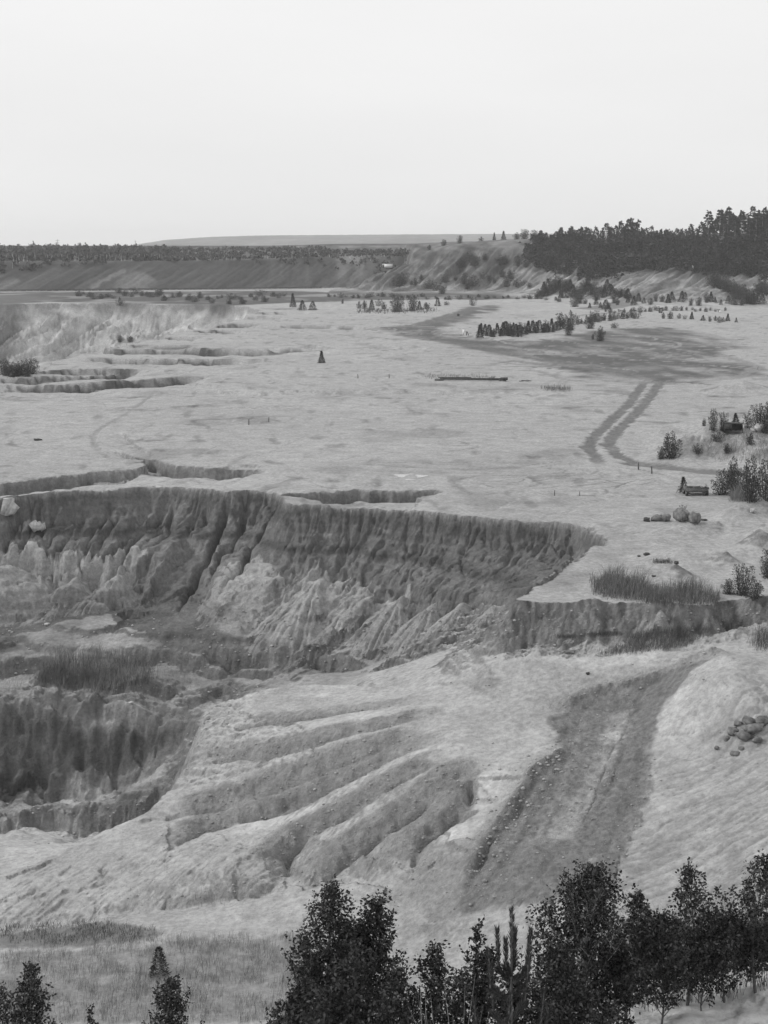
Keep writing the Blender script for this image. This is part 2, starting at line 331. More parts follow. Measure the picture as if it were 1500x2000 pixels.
# carved chimneys in the upper wall (deep slots right from the rim)
rc = np.random.RandomState(91)
cracks = [((320,950),2.4,.34,15,-.33),((305,953),1.3,.26,11,-.5),((455,958),2.4,.34,16,-.28),((345,950),1.2,.24,10,-.1),((490,960),1.4,.26,13,-.3),((232,952),1.1,.24,11,-.6),((545,966),1.6,.28,14,-.35),((150,955),1.2,.25,10,-.7),((60,958),1.2,.25,8,-.3),((400,953),.7,.2,8,-.3)]
for px_ in list(range(570, 1130, 9)):
    if rc.rand() < .45: continue
    cracks.append(((px_+rc.randint(-6, 6), 982+max(0, px_-700)*.09), rc.uniform(.12, .62)*(1 if px_ < 760 else .7), rc.uniform(.10, .17), rc.uniform(6, 13)*(1 if px_ < 950 else .7), -.35+.1*rc.normal()))
for px_ in list(range(10, 560, 14)):
    if rc.rand() < .45: continue
    cracks.append(((px_+rc.randint(-7, 7), 955), rc.uniform(.3, .9), rc.uniform(.14, .24), rc.uniform(3, 9), -.35+.2*rc.normal()))
outm = np.where(inP, .0, 1.0)
for n_, (a_, dep, wd_, ln, sk_) in enumerate(cracks):
    p0 = pixz(*a_); pts_ = [(p0[0]+sk_*t+.35*math.sin(t*.9+n_)+.12*math.sin(t*2.7+n_*3), p0[1]+.8-t) for t in np.linspace(0, ln, 12)]
    j0, j1 = np.searchsorted(Y[:, 0], [p0[1]-ln-2, p0[1]+2]); sl_ = slice(int(j0), int(j1))
    dd, S2, _, _, LL = pline(X[sl_]+.25*wR[sl_], Y[sl_], pts_)
    z3[sl_] -= dep*np.exp(-(dd/wd_)**2)*sst(.6, 1.8, S2)*(1-sst(.55, 1, S2/LL))*outm[sl_]
z3 = np.where(inP, z3, scarp(z3, X, Y, [p[:2] for p in leftb[:7]], 1.5, 3.2, .8, 950, .7, near=+1, rough=.5))
z3 = np.where(inP, z3, scarp(z3, X, Y, [p[:2] for p in bench], .6, 3.5, .7, 955, .7, near=+1, rough=.5))
bk_ = (X > 8)*(dP > .05)*(dP < 3.5)*(Y < 116); z3 = z3 - bk_*(.55*np.abs(fbm(X/.9, Y/.9, 3, 555))+.25*np.abs(fbm(X/.35, Y/.35, 2, 557)))
def terrace(z, st, k, ph, m):
    t = (z+ph)/st; f = np.floor(t); u = t-f; return z + m*k*(st*(f+sst(.30, .75, u))-ph-z)
pq = sst(-9, -13, X-(Y-112)*.25)*sst(106.5, 108, Y)*sst(124, 121, Y)
z3 = terrace(z3, 1.5, .42, 1.6*wx+1.2*wy+.12*X, pq*sst(-.25, .2, wy)) + pq*(.7*fbm(X/3.4, Y/2.2, 3, 965)-.55*ridged(X/2.3+.6*wx+Y*.25, Y/4, 3, 967)**2)
wq = outm*sst(.3, 1.5, dP)*sst(126, 130, Y)
z3 = terrace(z3, .85, .34, .6*wR2+.15*wR, wq)
# little dipping steps (clay bands) in the face
band = fbm(X/3, Y/9, 2, 77)
Z[s] = z3
S0 = s
inside_plateau = np.zeros((NR, NC), bool); inside_plateau[s] = inP; inside_plateau[rng(160, 2000)] = True
face_d = np.zeros((NR, NC), F); face_d[s] = dP
nosez = np.zeros((NR, NC), F); nosez[s] = nose
wallz = np.zeros((NR, NC), F); wallz[s] = (inside(X, Y, bpoly) | inside(X, Y, lpoly)) & ~inP & (dP > .1)
g_small = np.zeros((NR, NC), F); g_small[s] = gP

# ------------------------------------------------------------------ relief on the plateau
s = rng(95, 600); X, Y = GX[s], GY[s]
zp = Z[s].copy(); inp = inside_plateau[s]
soft = 0.10*fbm(X/14, Y/14, 3, 21) + 0.035*fbm(X/2.4, Y/2.4, 3, 22) + 0.05*np.maximum(0, fbm(X/5, Y/30, 3, 23))
edge_fade = sst(0, 1, 1)
zp = np.where(inp, zp + soft, zp)
# gullies and slumped steps: (pixels, height, near width, face width, wobble)
G = [([(-300,955),(0,945),(60,937),(120,931),(180,924),(240,920),(285,916)], 1.9, 4.0, .5, .8),
 ([(262,905),(290,898),(330,908),(370,912),(430,915),(480,917),(530,920)], 1.7, 4.0, .5, .7),
 ([(430,912),(490,909),(520,911)], .3, 2.0, .4, .5),
 ([(548,968),(570,963),(630,962),(700,957),(780,959),(840,957),(875,961)], 1.7, 3.4, .5, .7),
 ([(215,842),(240,848),(262,870),(290,884),(296,900)], .35, 2.0, .5, .6),
 ([(0,771),(100,768),(180,764),(300,766),(420,764),(500,768),(600,766),(720,764),(850,767),(1000,766),(1100,768)], .55, 8, 5, 2.5),
 ([(0,746),(100,748),(200,745),(260,740),(350,735),(420,734)], 1.6, 10, 1.5, 2.),
 ([(-60,738),(60,738),(180,730),(270,718)], .9, 9, 1.2, 2.),
 ([(60,728),(130,722),(200,720),(290,719)], 1.0, 10, 1.2, 2.),
 ([(150,700),(250,699),(330,700),(420,701),(540,701)], 1.1, 11, 1.2, 2.),
 ([(150,682),(260,680),(340,678),(430,683),(520,683),(560,680)], 1.4, 12, 1.3, 2.),
 ([(520,682),(600,678),(660,678)], .8, 8, 5, 2.),
 ([(235,674),(300,675),(390,676)], .7, 9, 1.2, 2.),
 ([(300,662),(350,659),(400,659)], 1.2, 12, 1.3, 2.),
 ([(370,648),(430,645),(480,644)], 1.0, 12, 1.3, 2.),
 ([(420,640),(460,632),(520,632)], 1.2, 12, 1.3, 2.),
 ([(530,638),(600,636),(680,638),(740,642)], .8, 9, 4, 2.),
 ([(440,622),(500,618),(560,618)], 1.2, 14, 1.5, 2.),
 ([(470,612),(560,608),(620,608)], 1.0, 14, 1.5, 2.),
 ([(500,603),(560,603),(640,604)], .6, 14, 1.5, 2.),
 ([(730,680),(770,677),(850,681)], .5, 8, 3, 2.),
 ([(390,824),(450,822),(520,826),(600,824),(660,824)], .12, 3, 1.5, 1.),
 ([(0,828),(80,826),(150,824),(240,812)], .12, 3, 1., 1.),
 ([(400,795),(500,796),(620,792),(700,788)], .12, 4, 1., 1.),
 ([(940,765),(1000,770),(1100,790),(1180,770)], .15, 4, 1., 1.),
 ([(1230,862),(1290,875),(1340,868)], .4, 3, 2, 1.)]
for k, (pp, h, wn_, wf, wb) in enumerate(G):
    zp = scarp(zp, X, Y, [pixz(*p) for p in pp], h*(1.35 if 6 <= k <= 19 else 1), wn_, wf, 600+k*12, wb, near=+1, rough=.2 if k < 4 else 0.05, taper=.18)
# low cones, rims and heaps
B = [(1345,1036,.9,1.6),(1300,1046,.35,2.2),(1277,1066,.35,1.6),(1440,1012,.8,2.2),(1475,1002,1.2,1.8),(1330,1095,.75,2.6),(1390,1100,.4,1.2),(1320,1130,.75,1.2),(1440,1088,.6,2.),(1480,1080,.9,1.3),
 (1160,1072,.2,.8),(1400,1036,.5,1.2),(1500,1046,.8,2.),(1220,1025,.15,2),(1290,1140,.3,1.5),(1418,1105,.5,1.0),(1480,1120,.5,1.5),(1540,1080,1.2,2.5),
 (1450,872,1.5,5.0),(1340,895,1.3,3.2),(1395,888,2.0,3.6),(1460,895,1.6,3.5),(1380,850,1.1,4.5),(1500,852,1.8,4.0),(1500,910,1.2,3.0),(1290,850,.5,4),(1450,762,1.0,5.),(1540,880,2.5,4)]
for (px, py, h, w_) in B:
    h = h*(1.7 if py < 920 else 1.45); x0, y0 = pixz(px, py)
    r = np.hypot((X-x0)/w_, (Y-y0)/(w_*1.15)); r = r*(1+.25*fbm(X/w_, Y/w_, 2, int(px))) 
    zp = zp + h*(np.maximum(0, 1-r/1.9)**1.6 + .06*np.exp(-r)*fbm(X/.5, Y/.5, 2, 7))*inp
# fine sag cracks
zp = zp - inp*0.09*sst(.82, 1., ridged(X/16+.4*fbm(X/6, Y/6, 2, 3), Y/22, 1, 812))
Z[s] = zp
# ------------------------------------------------------------------ the bare hill, the wooded hill and the spoil bank behind
s = rng(560, 1400); X, Y = GX[s], GY[s]
zh = 0.25*fbm(X/40, Y/40, 3, 41) + .1*fbm(X/9, Y/9, 2, 43)
hill_pts = PX([(560,568,800),(640,566,822),(700,575,742),(700,560,790),(740,526,795),(790,505,800),(830,487,806),(900,479,806),(960,473,805),(1060,476,800),(640,560,850),(740,530,850),
 (780,552,765),(830,548,770),(950,545,766),(830,520,786),(950,510,782),(740,576,738),(850,579,716),(940,579,716),(1000,579,714),(1040,552,738),
 (1100,545,720),(1080,583,690),(1100,500,765),(1110,474,800),(1060,510,765),(1150,532,692),(1140,590,645),
 (1200,534,685),(1230,548,655),(1260,522,672),(1200,590,636),(1200,478,770),(1300,534,665),(1310,560,628),(1300,600,592),(1300,476,760),
 (1400,548,645),(1400,570,622),(1400,602,582),(1400,478,735),(1500,562,622),(1500,600,592),(1500,478,700),(1500,468,770),(1700,562,620),(1700,602,585),(1700,470,700),(1700,466,770),
 (800,478,900),(1000,470,900),(1200,470,900),(1500,462,900),(560,560,900),(1000,585,660),(850,583,680),(560,575,740)])
H = rbf(hill_pts, X, np.clip(Y, 580, 905), 8.0)
w1 = fbm(X/22, Y/22, 3, 51); w2 = fbm(X/22, Y/22, 3, 52)
lo = sst(1.5, 6, H)*(1-sst(19, 24, H))
left = 1-sst(70, 84, X)                       # bare hill
dirx = X*.83 - Y*.62                          # rills run obliquely down to the left
rz_ = ridged(dirx/6.5+.5*w2, Y/60, 2, 56); H = H - lo*(2.6*rz_**4 + 6.5*ridged(dirx/17+.5*w1, Y/120+X/200, 3, 53) + 3.6*ridged(dirx/5.2+.5*w2, Y/60, 2, 57))*(.75+.25*left) + .3*fbm(X/4, Y/4, 2, 59)*lo - .3
H = H - sst(2, 3.2, H)*.8*(np.abs(fbm(X/9, Y/9, 2, 61)))
H = H - 40*sst(-27, -45, X) - 40*sst(18, 2, X)*sst(812, 836, Y)
zh = smax(zh, H, .8)
# oblique ramp cut in the slope of the wooded hill
footl = [pixz(*p) for p in [(-400,571.5),(0,569.5),(300,567),(620,563),(760,561),(900,560)]]
dd, SS, sd_, _, _ = pline(X, Y, footl)
beh = dd*sd_*-1
t = np.clip(beh, 0, 80)
topz = 15.2 + 1.7*sst(-110, -20, X) 
bk = np.minimum(t*.56, topz + .02*np.clip(beh-30, 0, 400))
bm = sst(0, 3, t)*(1-sst(.80*topz, topz, bk))
oblique = (X - .75*beh)
bk = bk - bm*(.9*ridged(oblique/11+.4*w1, beh/80, 3, 63) + .5*ridged(oblique/4.5, beh/30, 3, 67))
zh = np.where(beh > 0, smax(zh, bk, .5), zh)
bank_m = np.zeros((NR, NC), F); bank_m[s] = (beh > 0)*1.0
hill_m = np.zeros((NR, NC), F); hill_m[s] = sst(.6, 2.2, H - np.where(beh > 0, bk, 0))*sst(-42, -30, X)
hz = np.zeros((NR, NC), F); hz[s] = H
blend = sst(560, 600, Y)
Z[s] = Z[s]*(1-blend) + zh*blend
# the mined-out hollow on the left, beyond the sand
hole = [pixz(*p) for p in [(-200,745),(0,734),(70,722),(100,706),(165,690),(235,672),(300,659),(400,640),(470,622),(505,607),(482,598),(400,595),(300,594),(225,592),(120,592),(60,593),(-40,594),(-300,595)]]
s = rng(240, 720); X, Y = GX[s], GY[s]; zp = Z[s].copy()
w1 = fbm(X/18, Y/18, 3, 801); w2 = fbm(X/18, Y/18, 3, 802)
xx = X + 7*w1; yy = Y + 9*w2
ih = inside(xx, yy, hole); dh, Sh, _, ixh, _ = pline(xx, yy, hole + [hole[0]])
far = (Y > 380) 
sk = Sh - 1.3*dh
e1_ = ridged(sk/15+.4*w2, dh/90, 2, 803); e2_ = ridged(sk/5+.4*w1, dh/40, 2, 805); ero = 3.6*e1_+2*e1_**4 + 1.3*e2_+1.6*e2_**4+1.0*ridged(sk/2.1+.3*w1, dh/20, 1, 807)**2
dep = np.minimum(22, np.where(Y > 470, .64, 1.6)*dh + ero*sst(0, 8, dh) + 1.5*(1-np.exp(-dh/.6)) )
zp = np.where(ih, zp - dep - .4*fbm(X/3, Y/3, 2, 9)*sst(0, 4, dh), zp)
hole_mask = np.zeros((NR, NC), F); hole_mask[s] = ih*sst(0, 1.5, dh)
Z[s] = zp


# ------------------------------------------------------------------ the near bank the bushes stand on
s = rng(0, 60); X, Y = GX[s], GY[s]
crest = 13.35 - 0.10*(Y-21) + .12*np.clip(X-3.3, 0, 3)
crest = crest - 1.5*sst(3.4, 0.5, X) - 1.5*sst(0, -3, X) + .30*fbm(X/2, Y/2, 4, 95) + .15*fbm(X/.5, Y/.5, 3, 99)
drop = np.where(Y > 22.0 + X*.1, (Y-22.0-X*.1)*1.05, 0)
bank = crest - drop
Z[s] = np.where(Y < 23, bank, smax(Z[s], bank, .6))
# ------------------------------------------------------------------ look up points on the finished ground
def hit(px, py, dmin=None):
    xc = (px - 750.0)/FPX; yc = (1000.0 - py)/FPX
    dy = math.cos(TH)+yc*math.sin(TH); dz = -math.sin(TH)+yc*math.cos(TH)
    ci = int(round((xc/dy + TMAX)/(2*TMAX)*(NC-1))); ci = min(max(ci, 0), NC-1)
    zz = CAMZ + dz/dy*rows
    k0 = 0 if dmin is None else int(np.searchsorted(rows, dmin))
    ok = np.nonzero(Z[k0:, ci] >= zz[k0:])[0]
    if len(ok) == 0: return None
    k = ok[0]+k0
    if k == 0: return (xc/dy*rows[0], rows[0], float(Z[0, ci]))
    a = Z[k-1, ci]-zz[k-1]; b = Z[k, ci]-zz[k]; t = -a/(b-a) if b != a else 0
    D = rows[k-1]+(rows[k]-rows[k-1])*t
    return (xc/dy*D, D, float(CAMZ+dz/dy*D))
def gz(x, y):
    """ground height under x, y"""
    t = x/y; c = (t+TMAX)/(2*TMAX)*(NC-1); c = min(max(c, 0), NC-1.001)
    k = int(np.searchsorted(rows, y))-1; k = min(max(k, 0), NR-2); u = (y-rows[k])/(rows[k+1]-rows[k]); u = min(max(u, 0), 1)
    i = int(c); f = c-i
    a = Z[k, i]*(1-f)+Z[k, i+1]*f; b = Z[k+1, i]*(1-f)+Z[k+1, i+1]*f
    return float(a*(1-u)+b*u)
def hits(lst, dmin=58):
    r = [hit(px, py, dmin) for px, py in lst]
    return [p[:2] for p in r if p]

# ------------------------------------------------------------------ ground colour (greyscale reflectance of each soil)
gx_ = np.zeros_like(Z); gy_ = np.zeros_like(Z)
gy_[1:-1] = (Z[2:]-Z[:-2])/(GY[2:]-GY[:-2]+1e-6)
gx_[:, 1:-1] = (Z[:, 2:]-Z[:, :-2])/(GX[:, 2:]-GX[:, :-2]+1e-6)
SL = np.sqrt(gx_**2 + (gy_ - gx_*GX/np.maximum(GY, 1))**2)
n1 = fbm(GX/7, GY/7, 4, 901); n2 = fbm(GX/1.1, GY/1.1, 3, 905); n3 = fbm(GX/30, GY/40, 3, 909)
A = 0.295*(1 + .14*n1 + .16*n2 + .20*n3)
st1 = fbm(GX/3, GY/9, 4, 921); st2 = fbm(GX/11, GY/17, 4, 925); st3 = fbm(GX/1.6+st2, GY/2.6, 3, 927)
pm_ = inside_plateau*(1-sst(500, 620, GY))
A = A*(1 - pm_*(.30*sst(.14, .34, st1) + .22*sst(.12, .3, st2) + .12*sst(.2, .34, st3)))
A = A*(1 + .10*(1-pm_)*sst(.05, -.2, st1))
dl_ = ridged(GX/26+.5*fbm(GX/9, GY/9, 3, 931), GY/40, 2, 933); A = A*(1-.38*pm_*sst(.80, .97, dl_))
# raw soil where the crust has gone: banded and darker
wz2 = (np.clip(sst(20, 14, face_d), 0, 1)*sst(-1.2, -2.2, Z)*(GY > 126)*(GX < 12) > .5) & (nosez < .5) & (wallz < .5)
rawm = np.maximum(np.maximum(sst(.36, .7, SL), wallz), np.maximum(nosez, wz2))
zb = Z + .5*n1
bands = pn(zb*1.3+3, zb*0+.5, 913)*.5 + pn(zb*4.1, zb*0+.5+n1*.3, 917)*.35 + fbm(GX/.9, GY/.9, 2, 919)*.4
raw = 0.23*(1 + .55*bands)
upper = (face_d > 0.15) & (Z > -9.5) & (GY > 104) & (GY < 165)
raw = np.where(upper & (wallz < .5), 0.185*(1+.8*bands), raw)
raw = np.where(wallz > .5, 0.148*(1+.9*bands) + .06*sst(.12, .3, fbm(GX/2, Z*1.2, 3, 929)), raw)
wz2 = (np.clip(sst(20, 14, face_d), 0, 1)*sst(-1.2, -2.2, Z)*(GY > 126)*(GX < 12) > .5) & (nosez < .5) & (wallz < .5)
raw = np.where(wz2, 0.19*(1+.7*bands), raw)
raw = np.where(nosez > .5, 0.33*(1+.35*bands), raw)
A = A*(1-rawm) + raw*rawm
s = rng(58, 104); A[s] = A[s] + rawm[s]*(.30 - A[s])*.72
lg = (GX > 7)*(GY > 98)*(GY < 113)*rawm
A = A*(1-lg) + lg*(.20*(1+1.5*fbm(GX/.6, Z*.5+GY*.1, 4, 931)+.8*n1))
ROU = np.maximum(ROU, rawm*.8)
s = rng(70, 110)
for L_, (pp, h, w_, f_) in zip(furrow_lines, furrows):
    xx = GX[s]+.5*n2[s]+.4*n1[s]; yy = GY[s]+.5*n2[s]
    d, S, sd_, _, LL = pline(xx, yy, L_); g_ = d*sd_; w3 = 1.3+h*1.3
    m = np.where(g_ < 0, 1-sst(w3*.6, w3, -g_), 1-sst(0, .5, g_))*sst(0, .1, S/LL)*(1-sst(.8, 1, S/LL))*min(1, h*1.6)
    A[s] = A[s]*(1-m) + .255*(1+.5*n2[s])*m; ROU[s] = np.maximum(ROU[s], m)
    m = np.where(g_ > .3, np.exp(-((g_-1.6)/1.2)**2), 0)*sst(0, .1, S/LL)*(1-sst(.9, 1, S/LL))
    A[s] += .05*m*(1-ROU[s])
s = rng(95, 135)
mm = sst(.5, 1., SL[s])*np.exp(-((Z[s]+4.0-.03*GX[s])/2.6)**2)
def region(px_poly, soft=1.0, dmin=58, wob=1.0, dmax=None, hitf=True, seed=3, stretch=1.0, slack=0):
    P = hits(px_poly, dmin) if hitf else [pixz(*p) for p in px_poly]
    xs = [p[0] for p in P]; ys = [p[1] for p in P]
    s = rng(min(ys)-3*wob-soft*3, max(ys)+3*wob+soft*3)
    x, y = GX[s], GY[s]; L = 2.5*wob+.3
    xx = x + wob*fbm(x/L, y/L, 4, seed)*2; yy = y + wob*stretch*fbm(x/L, y/L, 4, seed+40)*2
    i = inside(xx, yy, P); d, _, _, _, _ = pline(xx, yy, P+[P[0]])
    sdd = np.where(i, d, -d)
    return s, sst(-soft, soft, sdd)
def stroke(px_line, w, soft=None, dmin=58, wob=.3, hitf=True, seed=3, taper=0.0, world=None):
    P = world if world else (hits(px_line, dmin) if hitf else [pixz(*p) for p in px_line])
    ys = [p[1] for p in P]; s = rng(min(ys)-w*4-wob*2, max(ys)+w*4+wob*2); x, y = GX[s], GY[s]
    L = 3*wob+.4
    d, S, _, _, LL = pline(x+wob*fbm(x/L, y/L, 3, seed)*2, y+wob*fbm(x/L, y/L, 3, seed+40)*2, P)
    m = 1-sst(w*.5 if soft is None else max(0, w-soft), w if soft is None else w+soft, d)
    if taper: m = m*sst(0, taper, S/LL)*(1-sst(1-taper, 1, S/LL))
    return s, m
def mix(s, m, val, k=1.0, noise=.15, seed=5, sc=1.0):
    x, y = GX[s], GY[s]
    n = 1+noise*2*fbm(x/sc, y/sc, 4, seed)
    m = np.clip(m*k, 0, 1)
    A[s] = A[s]*(1-m) + val*n*m
rq = np.random.RandomState(33)
ROAD = np.zeros((NR, NC), F); TRK = np.zeros((NR, NC), F); HAUL = np.zeros((NR, NC), F)
def acc(M, s, m): M[s] = np.maximum(M[s], m)
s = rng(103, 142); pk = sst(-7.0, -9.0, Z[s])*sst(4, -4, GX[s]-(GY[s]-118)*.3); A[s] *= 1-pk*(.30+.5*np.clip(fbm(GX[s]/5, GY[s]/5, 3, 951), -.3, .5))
# pit: dark seams, dark pool bank, cave and hollow shade painted into the colour
for poly, v, k, w_ in [
  ([(-20,1398),(60,1404),(150,1420),(280,1434),(330,1430),(345,1445),(290,1480),(215,1515),(100,1512),(-20,1500)], .085, .93, .45),
  ([(-20,1500),(60,1515),(85,1535),(60,1550),(-20,1565)], .05, 1., .6),
  ([(200,1575),(240,1550),(272,1545),(262,1575),(215,1592)], .10, .95, .3),
  ([(-20,1225),(20,1240),(40,1265),(20,1275),(-20,1275)], .09, .8, .4),
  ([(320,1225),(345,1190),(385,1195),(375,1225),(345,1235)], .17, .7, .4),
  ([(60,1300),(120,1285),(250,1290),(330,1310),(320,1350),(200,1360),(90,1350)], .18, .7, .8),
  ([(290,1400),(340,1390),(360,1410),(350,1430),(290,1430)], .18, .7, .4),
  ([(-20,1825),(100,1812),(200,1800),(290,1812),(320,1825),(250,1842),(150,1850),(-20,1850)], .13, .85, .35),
  ([(300,1640),(345,1618),(352,1630),(335,1652),(305,1655)], .20, .6, .2),
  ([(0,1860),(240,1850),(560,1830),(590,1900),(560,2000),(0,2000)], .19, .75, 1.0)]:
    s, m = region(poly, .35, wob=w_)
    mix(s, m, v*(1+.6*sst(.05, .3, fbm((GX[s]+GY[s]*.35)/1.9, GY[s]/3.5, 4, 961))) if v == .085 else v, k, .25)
for poly, v, k in [([(160,1385),(285,1392),(280,1425),(140,1415)], .36, .8), ([(395,1395),(430,1370),(500,1360),(490,1420),(400,1475),(385,1470)], .36, .8),
  ([(80,1560),(200,1520),(330,1490),(300,1530),(230,1540),(150,1570)], .38, .8), ([(0,1615),(190,1600),(260,1600),(150,1655),(0,1690)], .37, .8),
  ([(1300,1370),(1370,1320),(1440,1320),(1430,1400),(1360,1450),(1290,1430)], .37, .8), ([(1050,1290),(1200,1270),(1300,1250),(1280,1300),(1150,1310)], .40, .6),
  ([(480,1150),(520,1130),(540,1170),(520,1230),(440,1240),(420,1220)], .40, .6), ([(620,1130),(640,1130),(640,1180),(560,1250),(520,1250)], .38, .5), ([(690,1150),(710,1160),(700,1190),(640,1260),(600,1250)], .38, .5)]:
    s, m = region(poly, .5, wob=.6, seed=9); mix(s, m, v, k, .1)
# haul road: raw gravelly soil with a pale planed strip and long ruts
s, m = region([(1085,1440),(1080,1400),(1130,1365),(1200,1345),(1290,1325),(1380,1320),(1340,1350),(1300,1385),(1280,1420),(1270,1460),(1270,1500),(1262,1560),(1245,1610),(1215,1680),(1200,1720),(1180,1760),(900,1790),(905,1735),(920,1690),(960,1640),(1000,1580),(1040,1520),(1050,1490),(1095,1470)], .25, wob=.5)
mix(s, m, .175, .9, .45, 7, .35); acc(HAUL, s, m); ROU[s] = np.maximum(ROU[s], m*.6)
for poly, v, k in [([(1105,1560),(1160,1565),(1120,1640),(1060,1640)], .33, .9), ([(1185,1395),(1232,1385),(1222,1440),(1180,1440)], .34, .8), ([(1170,1432),(1205,1428),(1215,1440),(1190,1445)], .50, .9),
   ([(1115,1525),(1150,1525),(1145,1565),(1108,1562)], .17, .6), ([(1000,1560),(1045,1500),(1050,1530),(990,1620),(940,1690),(915,1700),(935,1650)], .10, .6),
   ([(1095,1425),(1105,1412),(1113,1415),(1108,1440),(1097,1445)], .11, .9), ([(1090,1240),(1110,1240),(1110,1244),(1090,1244)], .2, .5),
   ([(1215,1480),(1265,1480),(1250,1560),(1200,1640),(1180,1620)], .15, .5), ([(1000,1650),(1110,1650),(1180,1660),(1050,1760),(930,1770)], .19, .5)]:
    s, m = region(poly, .22, wob=.22); m = m*np.clip(.75+1.6*n2[s], .2, 1); mix(s, m, v*.92, k, .3, 12, .4)
for pp, w_, v in [([(1135,1400),(1120,1470),(1085,1560),(1030,1660),(965,1750)], .24, .27), ([(1205,1395),(1185,1470),(1150,1540),(1110,1610),(1075,1650)], .72, .37), ([(1255,1440),(1240,1520),(1205,1610),(1160,1690)], .35, .12), ([(1105,1480),(1060,1560),(1000,1660),(945,1740)], .30, .11), ([(1225,1440),(1205,1500),(1175,1580),(1140,1660)], .20, .12), ([(1180,1660),(1120,1730),(1060,1790)], .3, .29), ([(1090,1660),(1040,1720),(990,1780)], .25, .13), ([(1300,1330),(1250,1350),(1240,1400)], .3, .12), ([(1150,1365),(1130,1400),(1120,1440)], .3, .13)]:
    P = hits(pp); s, m = stroke(None, w_, wob=.25, world=P, taper=.15, seed=int(pp[0][0])); m = m*np.clip(.65+1.8*fbm(GX[s]/.5, GY[s]/.8, 3, 977), 0, 1); mix(s, m, v, .75, .3, 5, .3); Z[s] -= .04*m
ruts = [([(1235,1385),(1228,1410),(1215,1440),(1195,1465),(1180,1500),(1165,1550),(1140,1605),(1120,1640)], .11), ([(1140,1390),(1125,1425)], .08), ([(1112,1445),(1107,1460)], .09), ([(1205,1490),(1195,1530)], .05), ([(960,1490),(1010,1480),(1050,1478)], .06),
   ([(1110,1445),(1270,1440),(1330,1445),(1400,1435)], .05), ([(1265,1500),(1340,1485),(1390,1470)], .08), ([(1212,1665),(1205,1690),(1202,1715)], .09), ([(865,1795),(900,1765)], .08), ([(1000,1780),(1035,1750)], .06)]
for pp, w_ in ruts:
    P = hits(pp); s, m = stroke(None, w_*.7, wob=.12, world=P, taper=.2, seed=int(pp[0][0])); m = m*np.clip(.7+1.6*n2[s], 0, 1); mix(s, m, .13, .7); Z[s] -= .09*m
# stone-littered lip of the haul road
LIPS = [hits([(905,1735),(930,1680),(975,1610),(1020,1545),(1050,1500),(1095,1475)]), hits([(1105,1375),(1150,1352),(1190,1348),(1300,1322),(1400,1300)])]
for P in LIPS:
    ys = [p[1] for p in P]; s = rng(min(ys)-3, max(ys)+3)
    d, _, sd_, _, _ = pline(GX[s], GY[s], P)
    Z[s] += (.32*np.exp(-(d/.45)**2) + .0*d)*(1+.9*fbm(GX[s]/.35, GY[s]/.35, 2, 77)); ROU[s] = np.maximum(ROU[s], np.exp(-(d/.9)**2))
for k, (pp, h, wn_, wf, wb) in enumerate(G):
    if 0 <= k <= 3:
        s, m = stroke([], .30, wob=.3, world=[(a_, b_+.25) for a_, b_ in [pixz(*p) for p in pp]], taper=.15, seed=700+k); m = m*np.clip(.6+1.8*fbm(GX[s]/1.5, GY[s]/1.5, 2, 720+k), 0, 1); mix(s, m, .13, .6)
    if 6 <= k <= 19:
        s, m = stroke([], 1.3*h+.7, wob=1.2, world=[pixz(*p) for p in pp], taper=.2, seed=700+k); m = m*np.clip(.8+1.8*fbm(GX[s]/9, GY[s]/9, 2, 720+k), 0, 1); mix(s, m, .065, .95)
# hillock of pale sand on the right with broken clods
hx, hy = hit(1385, 1400, 58)[:2]
s = rng(hy-9, hy+10); r = np.hypot((GX[s]-hx-.9)/3.4, (GY[s]-hy-1.2)/4.6); r = r*(1+.2*n1[s])
Z[s] += 1.7*np.maximum(0, 1-r/1.5)**1.2 - .12*ridged(np.arctan2(GY[s]-hy-1.2, GX[s]-hx)*3.2, r, 2, 31)*np.exp(-(r-.8)**2*3)
hx, hy = hit(1480, 1400, 58)[:2]; s = rng(hy-7, hy+7)
r = np.hypot((GX[s]-hx)/2.6, (GY[s]-hy)/4.)*(1+.4*n2[s]); Z[s] += .8*np.maximum(0, 1-r)*(1+.8*np.abs(n2[s])*2); m = np.clip(1.3-r, 0, 1)*sst(-.1, .15, n2[s]); mix(s, m, .2, .7)
for (px, py, h, w_) in [(222,1405,1.1,1.6),(270,1412,.8,1.3),(100,1330,.8,2.2),(270,1345,.7,2.2),(1160,1238,.8,1.0),(1290,1240,.9,1.3),(1225,1240,.5,.9),(1075,1238,.4,.8),(1360,1262,.5,1.5),(1290,1268,.5,2.4),(1200,1282,.3,3.),(1440,1255,.9,2.2),(1500,1245,1.2,2.2),(1130,1265,.35,2.),(980,1275,.5,2.2),(1050,1278,.4,1.6),(880,1300,.35,2.),(1400,1285,.5,3),(950,1290,.2,3),(1230,1300,.4,2.4)]:
    hx, hy = hit(px, py, 58)[:2]; s = rng(hy-3*w_-2, hy+3*w_+2)
    r = np.hypot((GX[s]-hx)/w_, (GY[s]-hy)/w_)*(1+.35*n1[s]); Z[s] += h*np.maximum(0, 1-r/1.7)**1.5*(1+.3*n2[s])
# crusted ripples on the slope at the lower right
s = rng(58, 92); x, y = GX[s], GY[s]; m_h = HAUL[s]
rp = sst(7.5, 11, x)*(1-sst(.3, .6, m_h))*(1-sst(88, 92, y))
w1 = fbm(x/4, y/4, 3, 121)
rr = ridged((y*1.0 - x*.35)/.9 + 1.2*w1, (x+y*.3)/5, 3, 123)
k_ = sst(-.25, .2, w1+.12*(84-y)*.3); Z[s] -= rp*.16*rr*k_; A[s] *= 1-.42*rr**1.5*rp*k_
